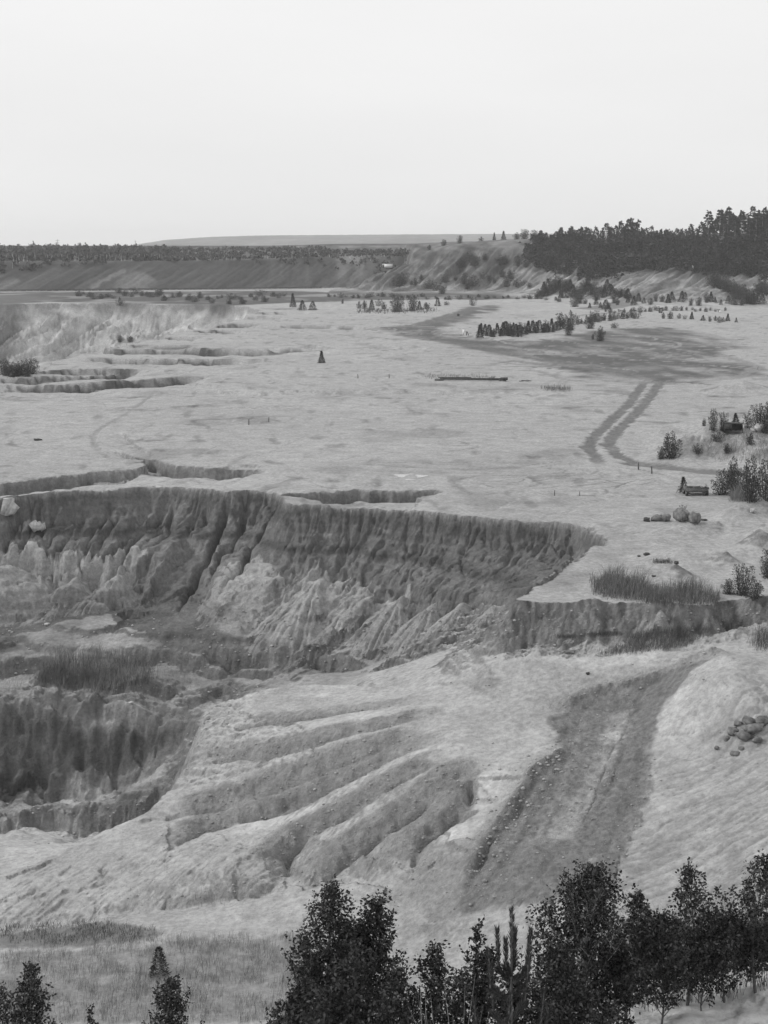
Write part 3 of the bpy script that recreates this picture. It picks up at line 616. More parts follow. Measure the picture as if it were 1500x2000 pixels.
# plateau: dark tyre-churned soil
s, m = region([(735,641),(800,636),(850,625),(890,612),(905,601),(940,596),(975,596),(965,606),(935,616),(905,630),(870,640),(865,650),(905,662),(1000,666),(1080,662),(1140,650),(1200,642),(1290,640),(1340,648),(1440,664),(1425,676),(1400,700),(1485,716),(1440,735),(1330,745),(1280,750),(1225,748),(1130,735),(1050,705),(960,690),(860,668),(800,657)], 3, wob=6, hitf=False, stretch=1.5)
st = fbm(GX[s]/9+GY[s]/60, GY[s]/26, 4, 131)
mix(s, m, .085, .97*np.clip(.85+st*2.0, .2, 1), .25, 8, 5); acc(ROAD, s, m)
for k in range(110):
    u = rq.rand(); px = 760+700*u; py = np.interp(px, [760, 900, 1100, 1300, 1460], [645, 660, 690, 695, 700])+rq.normal()*np.interp(px, [760, 900, 1100, 1460], [5, 9, 22, 22]); x0, y0 = pixz(px, py)
    L_ = rq.uniform(8, 40); an = rq.normal()*.5-.35; cv = rq.normal()*.02; P = [(x0+L_*(t-.5)*math.cos(an+cv*L_*t), y0+L_*(t-.5)*math.sin(an+cv*L_*t)) for t in np.linspace(0, 1, 7)]
    s, m = stroke(None, rq.uniform(.25, .7), wob=.4, world=P, taper=.25, seed=1000+k); mix(s, m, rq.choice([.07, .09, .24, .27]), .7); Z[s] -= .05*m
for k in range(26):
    px = rq.uniform(940, 1300); py = rq.uniform(900, 975); x0, y0 = pixz(px, py); L_ = rq.uniform(4, 14); an = rq.normal()*.6; cv = rq.normal()*.12; P = [(x0+L_*(t-.5)*math.cos(an+cv*L_*t), y0+L_*(t-.5)*math.sin(an+cv*L_*t)) for t in np.linspace(0, 1, 7)]
    s, m = stroke(None, rq.uniform(.1, .25), wob=.15, world=P, taper=.25, seed=1200+k); mix(s, m, .14, .7); Z[s] -= .05*m
# churned wet patches
for poly, v, k in [([(700,902),(790,900),(880,902),(1040,912),(1060,928),(900,932),(760,930),(690,918)], .24, .55), ([(1000,955),(1100,950),(1270,962),(1290,975),(1150,976),(1000,972)], .30, .5),
  ([(1150,870),(1230,880),(1280,905),(1200,925),(1110,915)], .34, .4), ([(840,735),(990,736),(990,748),(850,750)], .3, .4), ([(1050,745),(1120,750),(1110,765),(1060,762)], .25, .5),
  ([(1040,930),(1120,935),(1100,942),(1020,940)], .3, .5), ([(1280,900),(1400,915),(1500,925),(1420,935),(1290,930)], .3, .5), ([(1250,850),(1330,845),(1500,830),(1560,880),(1500,915),(1330,905),(1290,880)], .33, .5),
  ([(1160,1180),(1380,1185),(1400,1160),(1250,1145),(1160,1150)], .3, .5)]:
    s, m = region(poly, .8, wob=1.2, hitf=False, seed=19); n = np.clip(.5+2.2*fbm(GX[s]/2, GY[s]/4, 4, 171), 0, 1); mix(s, m*n, v, k*1.5, .2, 9, .8)
tr = [([(1262,742),(1252,756),(1228,790),(1200,815),(1165,848),(1150,872),(1165,895),(1185,915)], 1.0, .13, .95), ([(1296,740),(1282,758),(1262,785),(1238,812),(1205,842),(1188,865),(1205,888),(1240,905),(1330,915),(1420,925)], 1.1, .13, .95),
  ([(1210,900),(1300,912),(1400,922),(1480,925)], 2.2, .15, .85),([(1120,925),(1250,935),(1350,940)], 2., .28, .5),
  ([(760,650),(900,672),(1050,700),(1200,725),(1330,742)], 3.5, .11, .6), ([(750,640),(820,634),(890,614),(930,600)], 4, .11, .8), ([(1250,645),(1380,652),(1438,668),(1400,678)], 2, .2, .5),
  ([(1400,690),(1480,715),(1440,738),(1360,745)], 1.6, .2, .7),([(955,702),(1010,712),(1090,718)], 1.2, .2, .6),([(1060,745),(1140,742),(1200,738)],1.2,.2,.5),
  ([(945,713),(1000,705),(1080,713),(1150,712),(1060,716),(960,716)], 1.3, .17, .8), ([(1000,697),(1030,694),(1060,700)], 1.2, .17, .8), ([(960,721),(1050,724),(1100,740),(1170,748)], 1.1, .2, .7),
  ([(1000,590),(1100,592),(1260,600),(1400,602)], 1.8, .22, .6),
  ([(1105,618),(1180,612),(1290,606),(1440,606)], 2.2, .15, .7),
  ([(980,800),(1000,808),(1050,812),(1120,800)], .5, .26, .7), ([(1035,790),(1090,795),(1140,790)], .6, .26, .7), ([(1060,785),(1110,788),(1180,780)], .4, .26, .6),
  ([(985,805),(975,800),(990,796),(1060,792)], .4, .26, .5),
  ([(182,880),(182,850),(205,830),(240,812),(275,788),(310,755)], .45, .22, .75), ([(182,860),(195,880),(225,895)], .5, .24, .7),
  ([(700,905),(790,912),(880,915),(1000,922)], .7, .2, .6), ([(880,905),(900,900),(930,915),(1030,912)], .9, .2, .7), ([(960,885),(980,880),(1040,878)], .3, .27, .6),
  ([(500,870),(620,888),(640,880)], .4, .28, .6), ([(430,860),(480,885),(520,892)], .4, .28, .6), ([(520,888),(600,850)], .25, .28, .5),
  ([(620,915),(800,922),(1000,925)], .7, .23, .6), ([(640,900),(720,912)], .5, .25, .4), ([(985,970),(1060,965),(1150,972),(1260,968)], 1.0, .26, .5), ([(1030,945),(1150,950),(1240,955)], .7, .28, .6), ([(1080,962),(1150,958),(1280,972)], .6, .24, .6),
  ([(800,985),(850,965)], .2, .3, .4), ([(960,1000),(1010,975),(1030,970)], .25, .3, .6), ([(560,910),(600,935),(640,955)], .3, .28, .5), ([(380,925),(395,945)], .2, .25, .5)]
for k, (pp, w_, v, kk) in enumerate(tr):
    P = [pixz(*p) for p in pp]; s, m = stroke(None, w_, wob=.35*w_+.2, world=P, taper=.1, seed=140+k); n = .6+1.2*np.clip(.5+fbm(GX[s]/1.4, GY[s]/6, 3, 150+k), 0, 1)
    mix(s, m*n, v, kk, .2, 9, .8); Z[s] -= (.10*m*n if k < 4 else .05*m)
    if k in (0, 1, 2): acc(TRK, s, m)
rq = np.random.RandomState(33)
for k in range(170):
    px = rq.uniform(-50, 1500); py = 478+72000/rq.uniform(150, 480); x0, y0 = pixz(px, py); L_ = rq.uniform(4, 26)*y0/200; an = rq.normal()*.25; P = [(x0+L_*t*math.cos(an)+rq.normal()*.5, y0+L_*t*math.sin(an)+rq.normal()*.06*L_) for t in (0, .25, .5, .75, 1)]
    if not inside(np.array([x0]), np.array([y0]), pl_poly)[0] or inside(np.array([x0]), np.array([y0]), hole)[0]: continue
    s, m = stroke(None, rq.uniform(.12, .35)*y0/200, wob=.5*y0/200, world=P, taper=.3, seed=800+k); m = m*np.clip(.5+2*fbm(GX[s]/2.5, GY[s]/2.5, 2, 850+k), 0, 1); mix(s, m, rq.choice([.13, .17, .22]), .75); Z[s] -= .04*m
# mid-left hollow wall, weedy strip behind it
s = rng(360, 740); hm = hole_mask[s]
nn = fbm(GX[s]/14+GY[s]/20, Z[s]/5, 4, 181); A[s] = A[s]*(1-hm) + hm*(.36*(1+.7*nn+.7*fbm((GX[s]+Z[s]*1.6)/4, Z[s]/7, 3, 183)))
s, m = region([(-200,571.5),(100,570.5),(350,569),(560,567.5),(740,574),(960,578),(1040,582),(940,586),(740,586),(560,592),(430,596),(250,592),(100,590),(-200,600)], 6, wob=9, hitf=False)
n = np.clip(.6+2.4*fbm(GX[s]/22, GY[s]/40, 4, 191), 0, 1); mix(s, np.clip(m*(n+.45), 0, 1), .065, .95, .35, 9, 6)
s, m = region([(-200,576),(60,577),(110,584),(60,590),(20,598),(-60,606),(-200,600)], 4, wob=3, hitf=False); mix(s, m, .11, .8, .2, 9, 6)
# bare hill, wooded hill, spoil bank
s = rng(560, 1400); hm = hill_m[s]; bm_ = bank_m[s]*(1-hm)
nn = fbm(GX[s]/13, GY[s]/30+Z[s]/4, 4, 201); wd = sst(-.10, .28, fbm(GX[s]/11+Z[s]*.12, Z[s]/4, 4, 205)-.02)
hv = .14*(1+.6*nn+.5*fbm(GX[s]/5, GY[s]/9+Z[s]/2, 3, 203)); dx_ = GX[s]*.83-GY[s]*.62; hv = hv*(1+.55*fbm(dx_/7, Z[s]/14, 3, 207)*2)*(1-.5*wd) ; low = np.exp(-(Z[s]/5)**2); hv = hv + .10*low
rightside = sst(86, 110, GX[s])*sst(10, 13, Z[s]); hv = hv*(1-rightside)+.07*rightside
pale = sst(58, 70, GX[s])*(1-sst(10, 13, Z[s]))*.10; hv = hv+pale
A[s] = A[s]*(1-hm) + hv*hm
q = GX[s] - .75*np.clip((GY[s]-780)*1.0, 0, 90)
pat = fbm(q/26, GY[s]/160, 3, 211); pat2 = fbm(q/6, GY[s]/60, 3, 213)
bv = .075*(1+.35*pat+.8*pat2+.3*fbm(q/2.2, GY[s]/20, 2, 215)) + .07*sst(.18, .30, pat) - .055*sst(.16, .28, -pat)
A[s] = A[s]*(1-bm_) + bv*bm_
for pp, w_, v in [([(432,561),(470,520),(480,517)], 2.2, .055), ([(450,560),(490,520)], 1.2, .07), ([(470,560),(505,522)], 1.2, .06),([(610,560),(640,520),(650,515)], 1.4, .055), ([(620,548),(650,522)], .8, .06), ([(180,562),(200,548),(240,530)], 1.6, .17), ([(240,562),(260,545),(270,540)], 5, .16), ([(270,560),(290,545)], 4, .16), ([(0,565),(28,550)], 3, .15), ([(680,560),(710,515)], 1.5, .14)]:
    P = hits(pp, 740); s, m = stroke(None, w_*1.3, wob=1.2, world=P, seed=221); mix(s, m*bank_m[s]*(1-hill_m[s]), v, .8)
s, m = region([(1120,603),(1190,592),(1260,565),(1330,532),(1350,530),(1348,536),(1300,560),(1240,590),(1180,606)], 1.2, wob=1.5, dmin=560); mix(s, m, .12, .8)
# near bank
s = rng(0, 56); nb = (GY[s] < 34); A[s] = np.where(nb, .50*(1+.15*n1[s]+.2*fbm(GX[s]/.3, GY[s]/.3, 3, 231)), A[s])
# fine relief that only catches the light
fr = .045*fbm(GX/.55, GY/.55, 3, 941)*(1+ROU*4)*np.clip(90/np.maximum(GY, 60), .3, 1.2) + .10*rawm*fbm(GX/.8, GY/.8, 3, 943)
fade = (1-sst(170, 300, GY)); Z += fr*fade*(sst(45, 60, GY)*.8+.2)
A = np.clip(A, .03, .62)

# ------------------------------------------------------------------ ground material and meshes
def newmat(name):
    m = bpy.data.materials.new(name); m.use_nodes = True; t = m.node_tree; t.nodes.clear()
    o = t.nodes.new('ShaderNodeOutputMaterial'); b = t.nodes.new('ShaderNodeBsdfPrincipled'); t.links.new(b.outputs[0], o.inputs['Surface'])
    b.inputs['Specular IOR Level'].default_value = .15
    return m, t, b
def node(t, typ, **k):
    n = t.nodes.new(typ)
    for a, b in k.items(): setattr(n, a, b)
    return n
def soil_material():
    m, t, b = newmat('soil')
    at = node(t, 'ShaderNodeAttribute', attribute_name='alb'); tc = node(t, 'ShaderNodeTexCoord')
    n1 = node(t, 'ShaderNodeTexNoise'); n1.inputs['Scale'].default_value = 2.6; n1.inputs['Detail'].default_value = 8; n1.inputs['Roughness'].default_value = .72
    t.links.new(tc.outputs['Object'], n1.inputs['Vector'])
    r = node(t, 'ShaderNodeMapRange'); r.inputs['From Min'].default_value = .25; r.inputs['From Max'].default_value = .75; r.inputs['To Min'].default_value = .60; r.inputs['To Max'].default_value = 1.36
    t.links.new(n1.outputs['Fac'], r.inputs['Value'])
    ar = node(t, 'ShaderNodeAttribute', attribute_name='rou')
    x = node(t, 'ShaderNodeMath', operation='MULTIPLY'); t.links.new(at.outputs['Fac'], x.inputs[0]); t.links.new(r.outputs[0], x.inputs[1])
    nm = node(t, 'ShaderNodeTexNoise'); nm.inputs['Scale'].default_value = .45; nm.inputs['Detail'].default_value = 9; nm.inputs['Roughness'].default_value = .7; t.links.new(tc.outputs['Object'], nm.inputs['Vector'])
    rm_ = node(t, 'ShaderNodeMapRange'); rm_.inputs['From Min'].default_value = .3; rm_.inputs['From Max'].default_value = .7; rm_.inputs['To Min'].default_value = .80; rm_.inputs['To Max'].default_value = 1.18; t.links.new(nm.outputs['Fac'], rm_.inputs['Value'])
    x2 = node(t, 'ShaderNodeMath', operation='MULTIPLY'); t.links.new(x.outputs[0], x2.inputs[0]); t.links.new(rm_.outputs[0], x2.inputs[1]); x = x2
    # scattered dark crumbs
    v = node(t, 'ShaderNodeTexNoise'); v.inputs['Scale'].default_value = 5.5; v.inputs['Detail'].default_value = 3; t.links.new(tc.outputs['Object'], v.inputs['Vector'])
    c = node(t, 'ShaderNodeMapRange'); c.inputs['From Min'].default_value = .64; c.inputs['From Max'].default_value = .72; c.inputs['To Min'].default_value = 1; c.inputs['To Max'].default_value = .72; t.links.new(v.outputs['Fac'], c.inputs['Value'])
    y = node(t, 'ShaderNodeMath', operation='MULTIPLY'); t.links.new(x.outputs[0], y.inputs[0]); t.links.new(c.outputs[0], y.inputs[1])
    t.links.new(y.outputs[0], b.inputs['Base Color']); b.inputs['Roughness'].default_value = .95; b.inputs['Specular IOR Level'].default_value = .1
    n2 = node(t, 'ShaderNodeTexNoise'); n2.inputs['Scale'].default_value = 6; n2.inputs['Detail'].default_value = 9; n2.inputs['Roughness'].default_value = .68; t.links.new(tc.outputs['Object'], n2.inputs['Vector'])
    bp = node(t, 'ShaderNodeBump'); bp.inputs['Strength'].default_value = .9; rr = node(t, 'ShaderNodeMapRange'); rr.inputs['To Min'].default_value = .09; rr.inputs['To Max'].default_value = .42; t.links.new(ar.outputs['Fac'], rr.inputs['Value']); t.links.new(rr.outputs[0], bp.inputs['Distance'])
    t.links.new(n2.outputs['Fac'], bp.inputs['Height']); t.links.new(bp.outputs[0], b.inputs['Normal'])
    return m
SOIL = soil_material()
vco = np.stack([GX, GY, Z], -1).reshape(-1, 3).astype(F)
# vertex normals of the whole sheet, shared by the pieces cut from it
du = np.zeros((NR, NC, 3), F); dv = np.zeros((NR, NC, 3), F); V3 = vco.reshape(NR, NC, 3)
du[:, 1:-1] = V3[:, 2:]-V3[:, :-2]; du[:, 0] = V3[:, 1]-V3[:, 0]; du[:, -1] = V3[:, -1]-V3[:, -2]
dv[1:-1] = V3[2:]-V3[:-2]; dv[0] = V3[1]-V3[0]; dv[-1] = V3[-1]-V3[-2]
VN = np.cross(du, dv).reshape(-1, 3); VN /= np.linalg.norm(VN, axis=1)[:, None]
jj, ii = np.meshgrid(np.arange(NR-1), np.arange(NC-1), indexing='ij')
q0 = (jj*NC+ii).ravel()
quads = np.stack([q0, q0+1, q0+NC+1, q0+NC], 1)
def mesh_from(name, co, quads, mat, alb=None, rou=None, nrm=None, smooth=True):
    me = bpy.data.meshes.new(name); n = len(co); k = quads.shape[1]
    me.vertices.add(n); me.vertices.foreach_set('co', np.ascontiguousarray(co, F).ravel())
    me.loops.add(len(quads)*k); me.loops.foreach_set('vertex_index', np.ascontiguousarray(quads, np.int32).ravel())
    me.polygons.add(len(quads)); me.polygons.foreach_set('loop_start', np.arange(len(quads), dtype=np.int32)*k)
    if smooth: me.polygons.foreach_set('use_smooth', np.ones(len(quads), bool))
    me.update(calc_edges=True)
    if alb is not None:
        a = me.attributes.new('alb', 'FLOAT', 'POINT'); a.data.foreach_set('value', np.ascontiguousarray(alb, F).ravel())
    if rou is not None:
        a = me.attributes.new('rou', 'FLOAT', 'POINT'); a.data.foreach_set('value', np.ascontiguousarray(rou, F).ravel())
    if mat: me.materials.append(mat)
    if nrm is not None: me.normals_split_custom_set_from_vertices(nrm)
    return me
def addobj(name, me, parent=None, loc=None, kind=None, label=None, cat=None, group=None):
    o = bpy.data.objects.new(name, me); C.objects.link(o)
    if parent: o.parent = parent
    if loc is not None: o.location = loc
    if kind: o['kind'] = kind
    if label: o['label'] = label
    if cat: o['category'] = cat
    if group: o['group'] = group
    return o
def facem(M): return (M[:-1, :-1].ravel() + M[1:, 1:].ravel())*.5
cls = np.zeros(len(quads), np.int8)
cls[facem(TRK) > .5] = 2; cls[facem(ROAD) > .5] = 1; cls[facem(HAUL) > .5] = 3
yq = facem(GY); cls[facem(hill_m) > .5] = 4
cls[(facem(bank_m) > .5) & (cls != 4)] = 5
cls[(yq < 50)] = 6
albv = A.ravel(); rouv = np.clip(ROU, 0, 1).ravel()
for k, nm in enumerate(['ground', 'dirt_road', 'tyre_track', 'haul_road', 'hill', 'spoil_bank', 'near_bank']):
    qs = quads[cls == k]
    if len(qs) == 0: continue
    used, inv = np.unique(qs, return_inverse=True)
    me = mesh_from(nm, vco[used], inv.reshape(-1, 4), SOIL, albv[used], rouv[used], VN[used])
    addobj(nm, me, kind='structure')

# ------------------------------------------------------------------ plain and ridge beyond the mine
def plain_mat(name, col, var=.2, scale=.02, rough=.9, attr=False, bump=0):
    m, t, b = newmat(name); tc = node(t, 'ShaderNodeTexCoord'); n = node(t, 'ShaderNodeTexNoise'); n.inputs['Scale'].default_value = scale; n.inputs['Detail'].default_value = 6
    t.links.new(tc.outputs['Object'], n.inputs['Vector'])
    r = node(t, 'ShaderNodeMapRange'); r.inputs['From Min'].default_value = .3; r.inputs['From Max'].default_value = .7
    r.inputs['To Min'].default_value = col*(1-var); r.inputs['To Max'].default_value = col*(1+var)
    t.links.new(n.outputs['Fac'], r.inputs['Value']); src = r.outputs[0]
    if attr:
        a = node(t, 'ShaderNodeAttribute', attribute_name='alb'); x = node(t, 'ShaderNodeMath', operation='MULTIPLY'); t.links.new(a.outputs['Fac'], x.inputs[0]); t.links.new(src, x.inputs[1]); src = x.outputs[0]
    t.links.new(src, b.inputs['Base Color']); b.inputs['Roughness'].default_value = rough
    if bump:
        bp = node(t, 'ShaderNodeBump'); bp.inputs['Strength'].default_value = .7; bp.inputs['Distance'].default_value = bump
        t.links.new(n.outputs['Fac'], bp.inputs['Height']); t.links.new(bp.outputs[0], b.inputs['Normal'])
    return m
M_FOL = plain_mat('foliage', 1.0, .25, 3.0, .7, True)
M_FAR = plain_mat('distant_land', 1.0, .35, .012, .95, True)
M_BARK = plain_mat('bark', .09, .35, 20, .9, bump=.01); M_PALEBARK = plain_mat('pale_bark', .42, .35, 14, .8, bump=.005)
M_WOOD = plain_mat('weathered_timber', .10, .4, 9, .9, bump=.01); M_DARK = plain_mat('rusted_steel', .05, .4, 7, .7, bump=.01)
M_WHITE = plain_mat('white_paint', .75, .1, 3, .6); M_GREY = plain_mat('grey_metal', .22, .25, 3, .6); M_STONE = plain_mat('clod_stone', .14, .5, 3.5, .95, bump=.12)
M_PALE = plain_mat('pale_sandstone', .36, .3, 3.0, .95, bump=.15); M_RUBBER = plain_mat('rubber', .03, .3, 4, .8); M_STRAW = plain_mat('straw', 1.0, .2, 4, .8, True)
def grid(nx, ny, fx):
    u, v = np.meshgrid(np.linspace(0, 1, nx), np.linspace(0, 1, ny)); co = fx(u, v)
    j, i = np.meshgrid(np.arange(ny-1), np.arange(nx-1), indexing='ij'); q = (j*nx+i).ravel()
    return co.reshape(-1, 3), np.stack([q, q+1, q+nx+1, q+nx], 1)
def plain_f(u, v):
    y = 1390 + 2900*v**2; x = (u-.5)*.75*y*1.2; z = 16 + 2*fbm(x/300, y/400, 3, 5) - 4*v
    return np.stack([x, y, z], -1)
co, q = grid(120, 60, plain_f)
al = .09*(1+.8*fbm(co[:, 0]/120, co[:, 1]/300, 3, 6))
addobj('far_plain', mesh_from('far_plain', co, q, M_FAR, al, np.zeros(len(al))), kind='structure')
def ridge_f(u, v):
    y = 4200 + 2300*v; x = (u-.5)*4000
    px = 750 + 3000*x/y
    h = np.interp(px, [-400, 180, 260, 330, 420, 520, 700, 930, 1100, 1600], [-8, -2, 8, 24, 33, 37, 39, 41, 42, 38])
    z = 12 + h*1.15*sst(0, .45, v)*(1-.3*sst(.6, 1, v)) + 1.2*fbm(x/60, y/90, 4, 7)*sst(.05, .3, v) + 1.5*fbm(x/16, y/30, 2, 8)*sst(.3, .45, v)
    return np.stack([x, y, z], -1)
co, q = grid(500, 110, ridge_f)
al = .10*(1+1.0*fbm(co[:, 0]/25, co[:, 1]/60, 4, 9)+.8*fbm(co[:, 0]/200, co[:, 1]/300, 3, 10))
addobj('far_hill', mesh_from('far_hill', co, q, M_FAR, np.clip(al, .03, .4), np.zeros(len(al))), kind='structure')

# ------------------------------------------------------------------ plant builders
def mk(name, co, fc, mat, alb=None, smooth=False):
    return mesh_from(name, np.array(co, F), np.array(fc, np.int32), mat, alb, None, None, smooth)
def tube(path, rad, n=5):
    co = []; fc = []; path = [np.array(p, float) for p in path]
    for i, p in enumerate(path):
        t = path[min(i+1, len(path)-1)]-path[max(i-1, 0)]; t /= np.linalg.norm(t)+1e-9
        a = np.cross(t, [0.3, 1, .2]); a /= np.linalg.norm(a)+1e-9; b = np.cross(t, a)
        for k in range(n):
            an = 2*math.pi*k/n; co.append(p+rad[i]*(math.cos(an)*a+math.sin(an)*b))
    for i in range(len(path)-1):
        for k in range(n):
            fc.append((i*n+k, i*n+(k+1) % n, (i+1)*n+(k+1) % n, (i+1)*n+k))
    return co, fc
class Acc:
    def __init__(s): s.co = []; s.fc = []; s.n = 0
    def add(s, co, fc):
        s.co.append(np.array(co, F)); s.fc.append(np.array(fc, np.int32)+s.n); s.n += len(co)
    def get(s): return np.concatenate(s.co), np.concatenate(s.fc)
def leaves(P, size, rs, aspect=.55, dirs=None, droop=.3, jit=1.0, val=(.035, .09), bend=0.0):
    """one bent rhombus per point; dirs = preferred growing direction"""
    n = len(P); d = rs.normal(size=(n, 3))*jit
    if dirs is not None: d = d + dirs
    d[:, 2] -= droop; d /= np.linalg.norm(d, axis=1)[:, None]+1e-9
    w = np.cross(d, rs.normal(size=(n, 3))); w /= np.linalg.norm(w, axis=1)[:, None]+1e-9
    s = size*(.6+.8*rs.rand(n))[:, None]
    a = P; b = P+d*s*.45+w*s*aspect*.5; c = P+d*s; e = P+d*s*.45-w*s*aspect*.5
    if bend: c = c - np.array([0, 0, 1.0])*s*bend
    co = np.stack([a, b, c, e], 1).reshape(-1, 3)
    fc = np.arange(n*4).reshape(-1, 4)
    v = np.repeat(val[0]+(val[1]-val[0])*rs.rand(n)**2.2, 4)  # a few leaves get a paler colour, as if lit
    return co, fc, v
def birch(seed, H, R, nb=46, tw=9, lf=12, size=.045, base=.1, top=.0, trunk_mat=None, lean=(.05, .02), shape=1.0):
    rs = np.random.RandomState(seed); T = Acc(); L = []; Dd = []
    def tp(t): return np.array([lean[0]*H*t*t+.05*math.sin(5*t+seed), lean[1]*H*t+.04*math.sin(7*t), H*t])
    ts = np.linspace(0, 1, 10); co, fc = tube([tp(t) for t in ts], [max(.004, .011*H*(1-t)+.002) for t in ts], 6); T.add(co, fc)
    for i in range(nb):
        t = base+(0.97-base)*((i+rs.rand())/nb)**.85; az = i*2.4+rs.rand()*.8
        prof = (max(0.03, (1-t))**.78*(.38+1.0*min(1, t*2.0)))*shape
        Lb = R*prof*(.65+.55*rs.rand()); up = .8+.9*t+.4*rs.rand()
        o = tp(t); dr = np.array([math.cos(az), math.sin(az), up]); dr /= np.linalg.norm(dr)
        end = o+dr*Lb*1.25; mid = o+dr*Lb*.6+np.array([0, 0, -.04*Lb])
        co, fc = tube([o, mid, end], [.004*H*(1-t)+.003, .004, .0015], 3); T.add(co, fc)
        m = max(3, int(tw*Lb/R+2))
        for k in range(m):
            s = .25+.75*(k+rs.rand())/m; p = o+(end-o)*s
            td = dr*.6+rs.normal(size=3)*.55; td[2] += .35; td /= np.linalg.norm(td); tl = (.14+.22*rs.rand())*R*.75
            q2 = p+td*tl
            if rs.rand() < .5: co, fc = tube([p, q2], [.0025, .001], 3); T.add(co, fc)
            u = rs.rand(lf, 1); L.append(p+(q2-p)*u*1.05+rs.normal(size=(lf, 3))*.03*R); Dd.append(np.repeat([td], lf, 0))
        u = rs.rand(6, 1)
        L.append(end-dr*.15*u*Lb+rs.normal(size=(6, 3))*.02); Dd.append(np.repeat([dr], 6, 0))
    nt_ = 26; u = rs.rand(nt_, 1); L.append(np.array([tp(1.0-.16*x[0]) for x in u])+rs.normal(size=(nt_, 3))*.03*R*np.sqrt(u+.05)); Dd.append(np.repeat([[0, 0, 1.]], nt_, 0))
    P = np.concatenate(L); D_ = np.concatenate(Dd)
    co, fc, v = leaves(P, size, rs, .6, D_*.7, .25, .8, (.013, .088), .12)
    tc_, tf_ = T.get()
    return mk('birch_trunk', tc_, tf_, trunk_mat or M_BARK, smooth=True), mk('birch_crown', co, fc, M_FOL, v)
def conifer(seed, H, R, n=160, size=.5, trunk=.25, bare=.0, aspect=.4, power=.9, val=(.02, .05), up=.0):
    rs = np.random.RandomState(seed)
    t = bare+(1-bare)*rs.rand(n)**1.15
    lay = np.round(t*H/(.08*H+.0))*(.08); t = .55*t+.45*np.clip(lay, bare, 1)
    az = rs.rand(n)*2*math.pi; az += .3*np.sin(az*3+seed)
    rr = R*((1-t)/(1-bare)+.02)**power*(.08+.92*rs.rand(n)**.6)*(1+.3*np.sin(az*2+seed)*rs.rand(n))
    P = np.stack([rr*np.cos(az), rr*np.sin(az), t*H], 1)
    dirs = np.stack([np.cos(az), np.sin(az), up+0*az], 1)*1.3
    P = P-dirs*size*.2
    co, fc, v = leaves(P, size, rs, aspect, dirs, .1, .5, val, .15)
    # leader
    l = len(co); co = np.concatenate([co, [[-.03*R, 0, H*.86], [.03*R, 0, H*.86], [.01, 0, H*1.04], [-.01, 0.02, H*1.0]]]); fc = np.concatenate([fc, [[l, l+1, l+2, l+3]]]); v = np.concatenate([v, [val[0]]*4])
    a, b = tube([(0, 0, -.2), (0.02*H*rs.rand(), 0, H*.5), (0, 0, H*.92)], [trunk*.05*H, trunk*.035*H, .01*H], 4)
    return mk('conifer_trunk', a, b, M_BARK, smooth=True), mk('conifer_crown', co, fc, M_FOL, v)
def shrub(seed, H, R, n=300, size=.3, val=(.025, .07), spikes=6, aspect=.5):
    """several upright shoots of different height"""
    rs = np.random.RandomState(seed); T = Acc(); Ps = []; Ds = []
    for k in range(spikes):
        az = k*2.4+rs.rand(); r0 = R*.55*math.sqrt(rs.rand()) if k else 0; h = H*(1-.45*rs.rand()*(k > 0)); tip = np.array([math.cos(az)*r0*1.5, math.sin(az)*r0*1.5, h]); b0 = np.array([math.cos(az)*r0*.3, math.sin(az)*r0*.3, -.1])
        co, fc = tube([b0, (b0+tip)/2, tip], [.02*H, .012*H, .004*H], 3); T.add(co, fc)
        m = n//spikes; u = rs.rand(m)**.8; w = R*.55*(1-u)**.6*(.3+.7*np.minimum(1, u*5+.3)); a = rs.rand(m)*6.28; q = w*np.sqrt(rs.rand(m))
        Ps.append(b0+(tip-b0)*u[:, None]+np.stack([q*np.cos(a), q*np.sin(a), .06*H*rs.normal(size=m)*0], 1)); Ds.append(np.stack([np.cos(a)*.6, np.sin(a)*.6, .6+0*a], 1))
    P = np.concatenate(Ps); P[:, 2] = np.maximum(P[:, 2], .02)
    co, fc, v = leaves(P, size, rs, aspect, np.concatenate(Ds), 0, .6, val)
    tc_, tf_ = T.get()
    return mk('shrub_stems', tc_, tf_, M_BARK, smooth=True), mk('shrub_crown', co, fc, M_FOL, v)
def put(name, pair, loc, sc, label, cat, group=None, rz=None, parts=('trunk', 'crown')):
    e = bpy.data.objects.new(name, None); C.objects.link(e); e.empty_display_size = .3
    e.location = loc; e.rotation_euler = (0, 0, random.uniform(0, 6.28) if rz is None else rz)
    e.scale = sc if isinstance(sc, tuple) else (sc, sc, sc)
    e['label'] = label; e['category'] = cat
    if group: e['group'] = group
    for nm, me in zip(parts, pair):
        o = bpy.data.objects.new(nm, me); C.objects.link(o); o.parent = e
    return e
random.seed(7)
def on(px, py, dmin=58):
    p = hit(px, py, dmin)
    if p is None: p = pixz(px, py)+(0,)
    return p
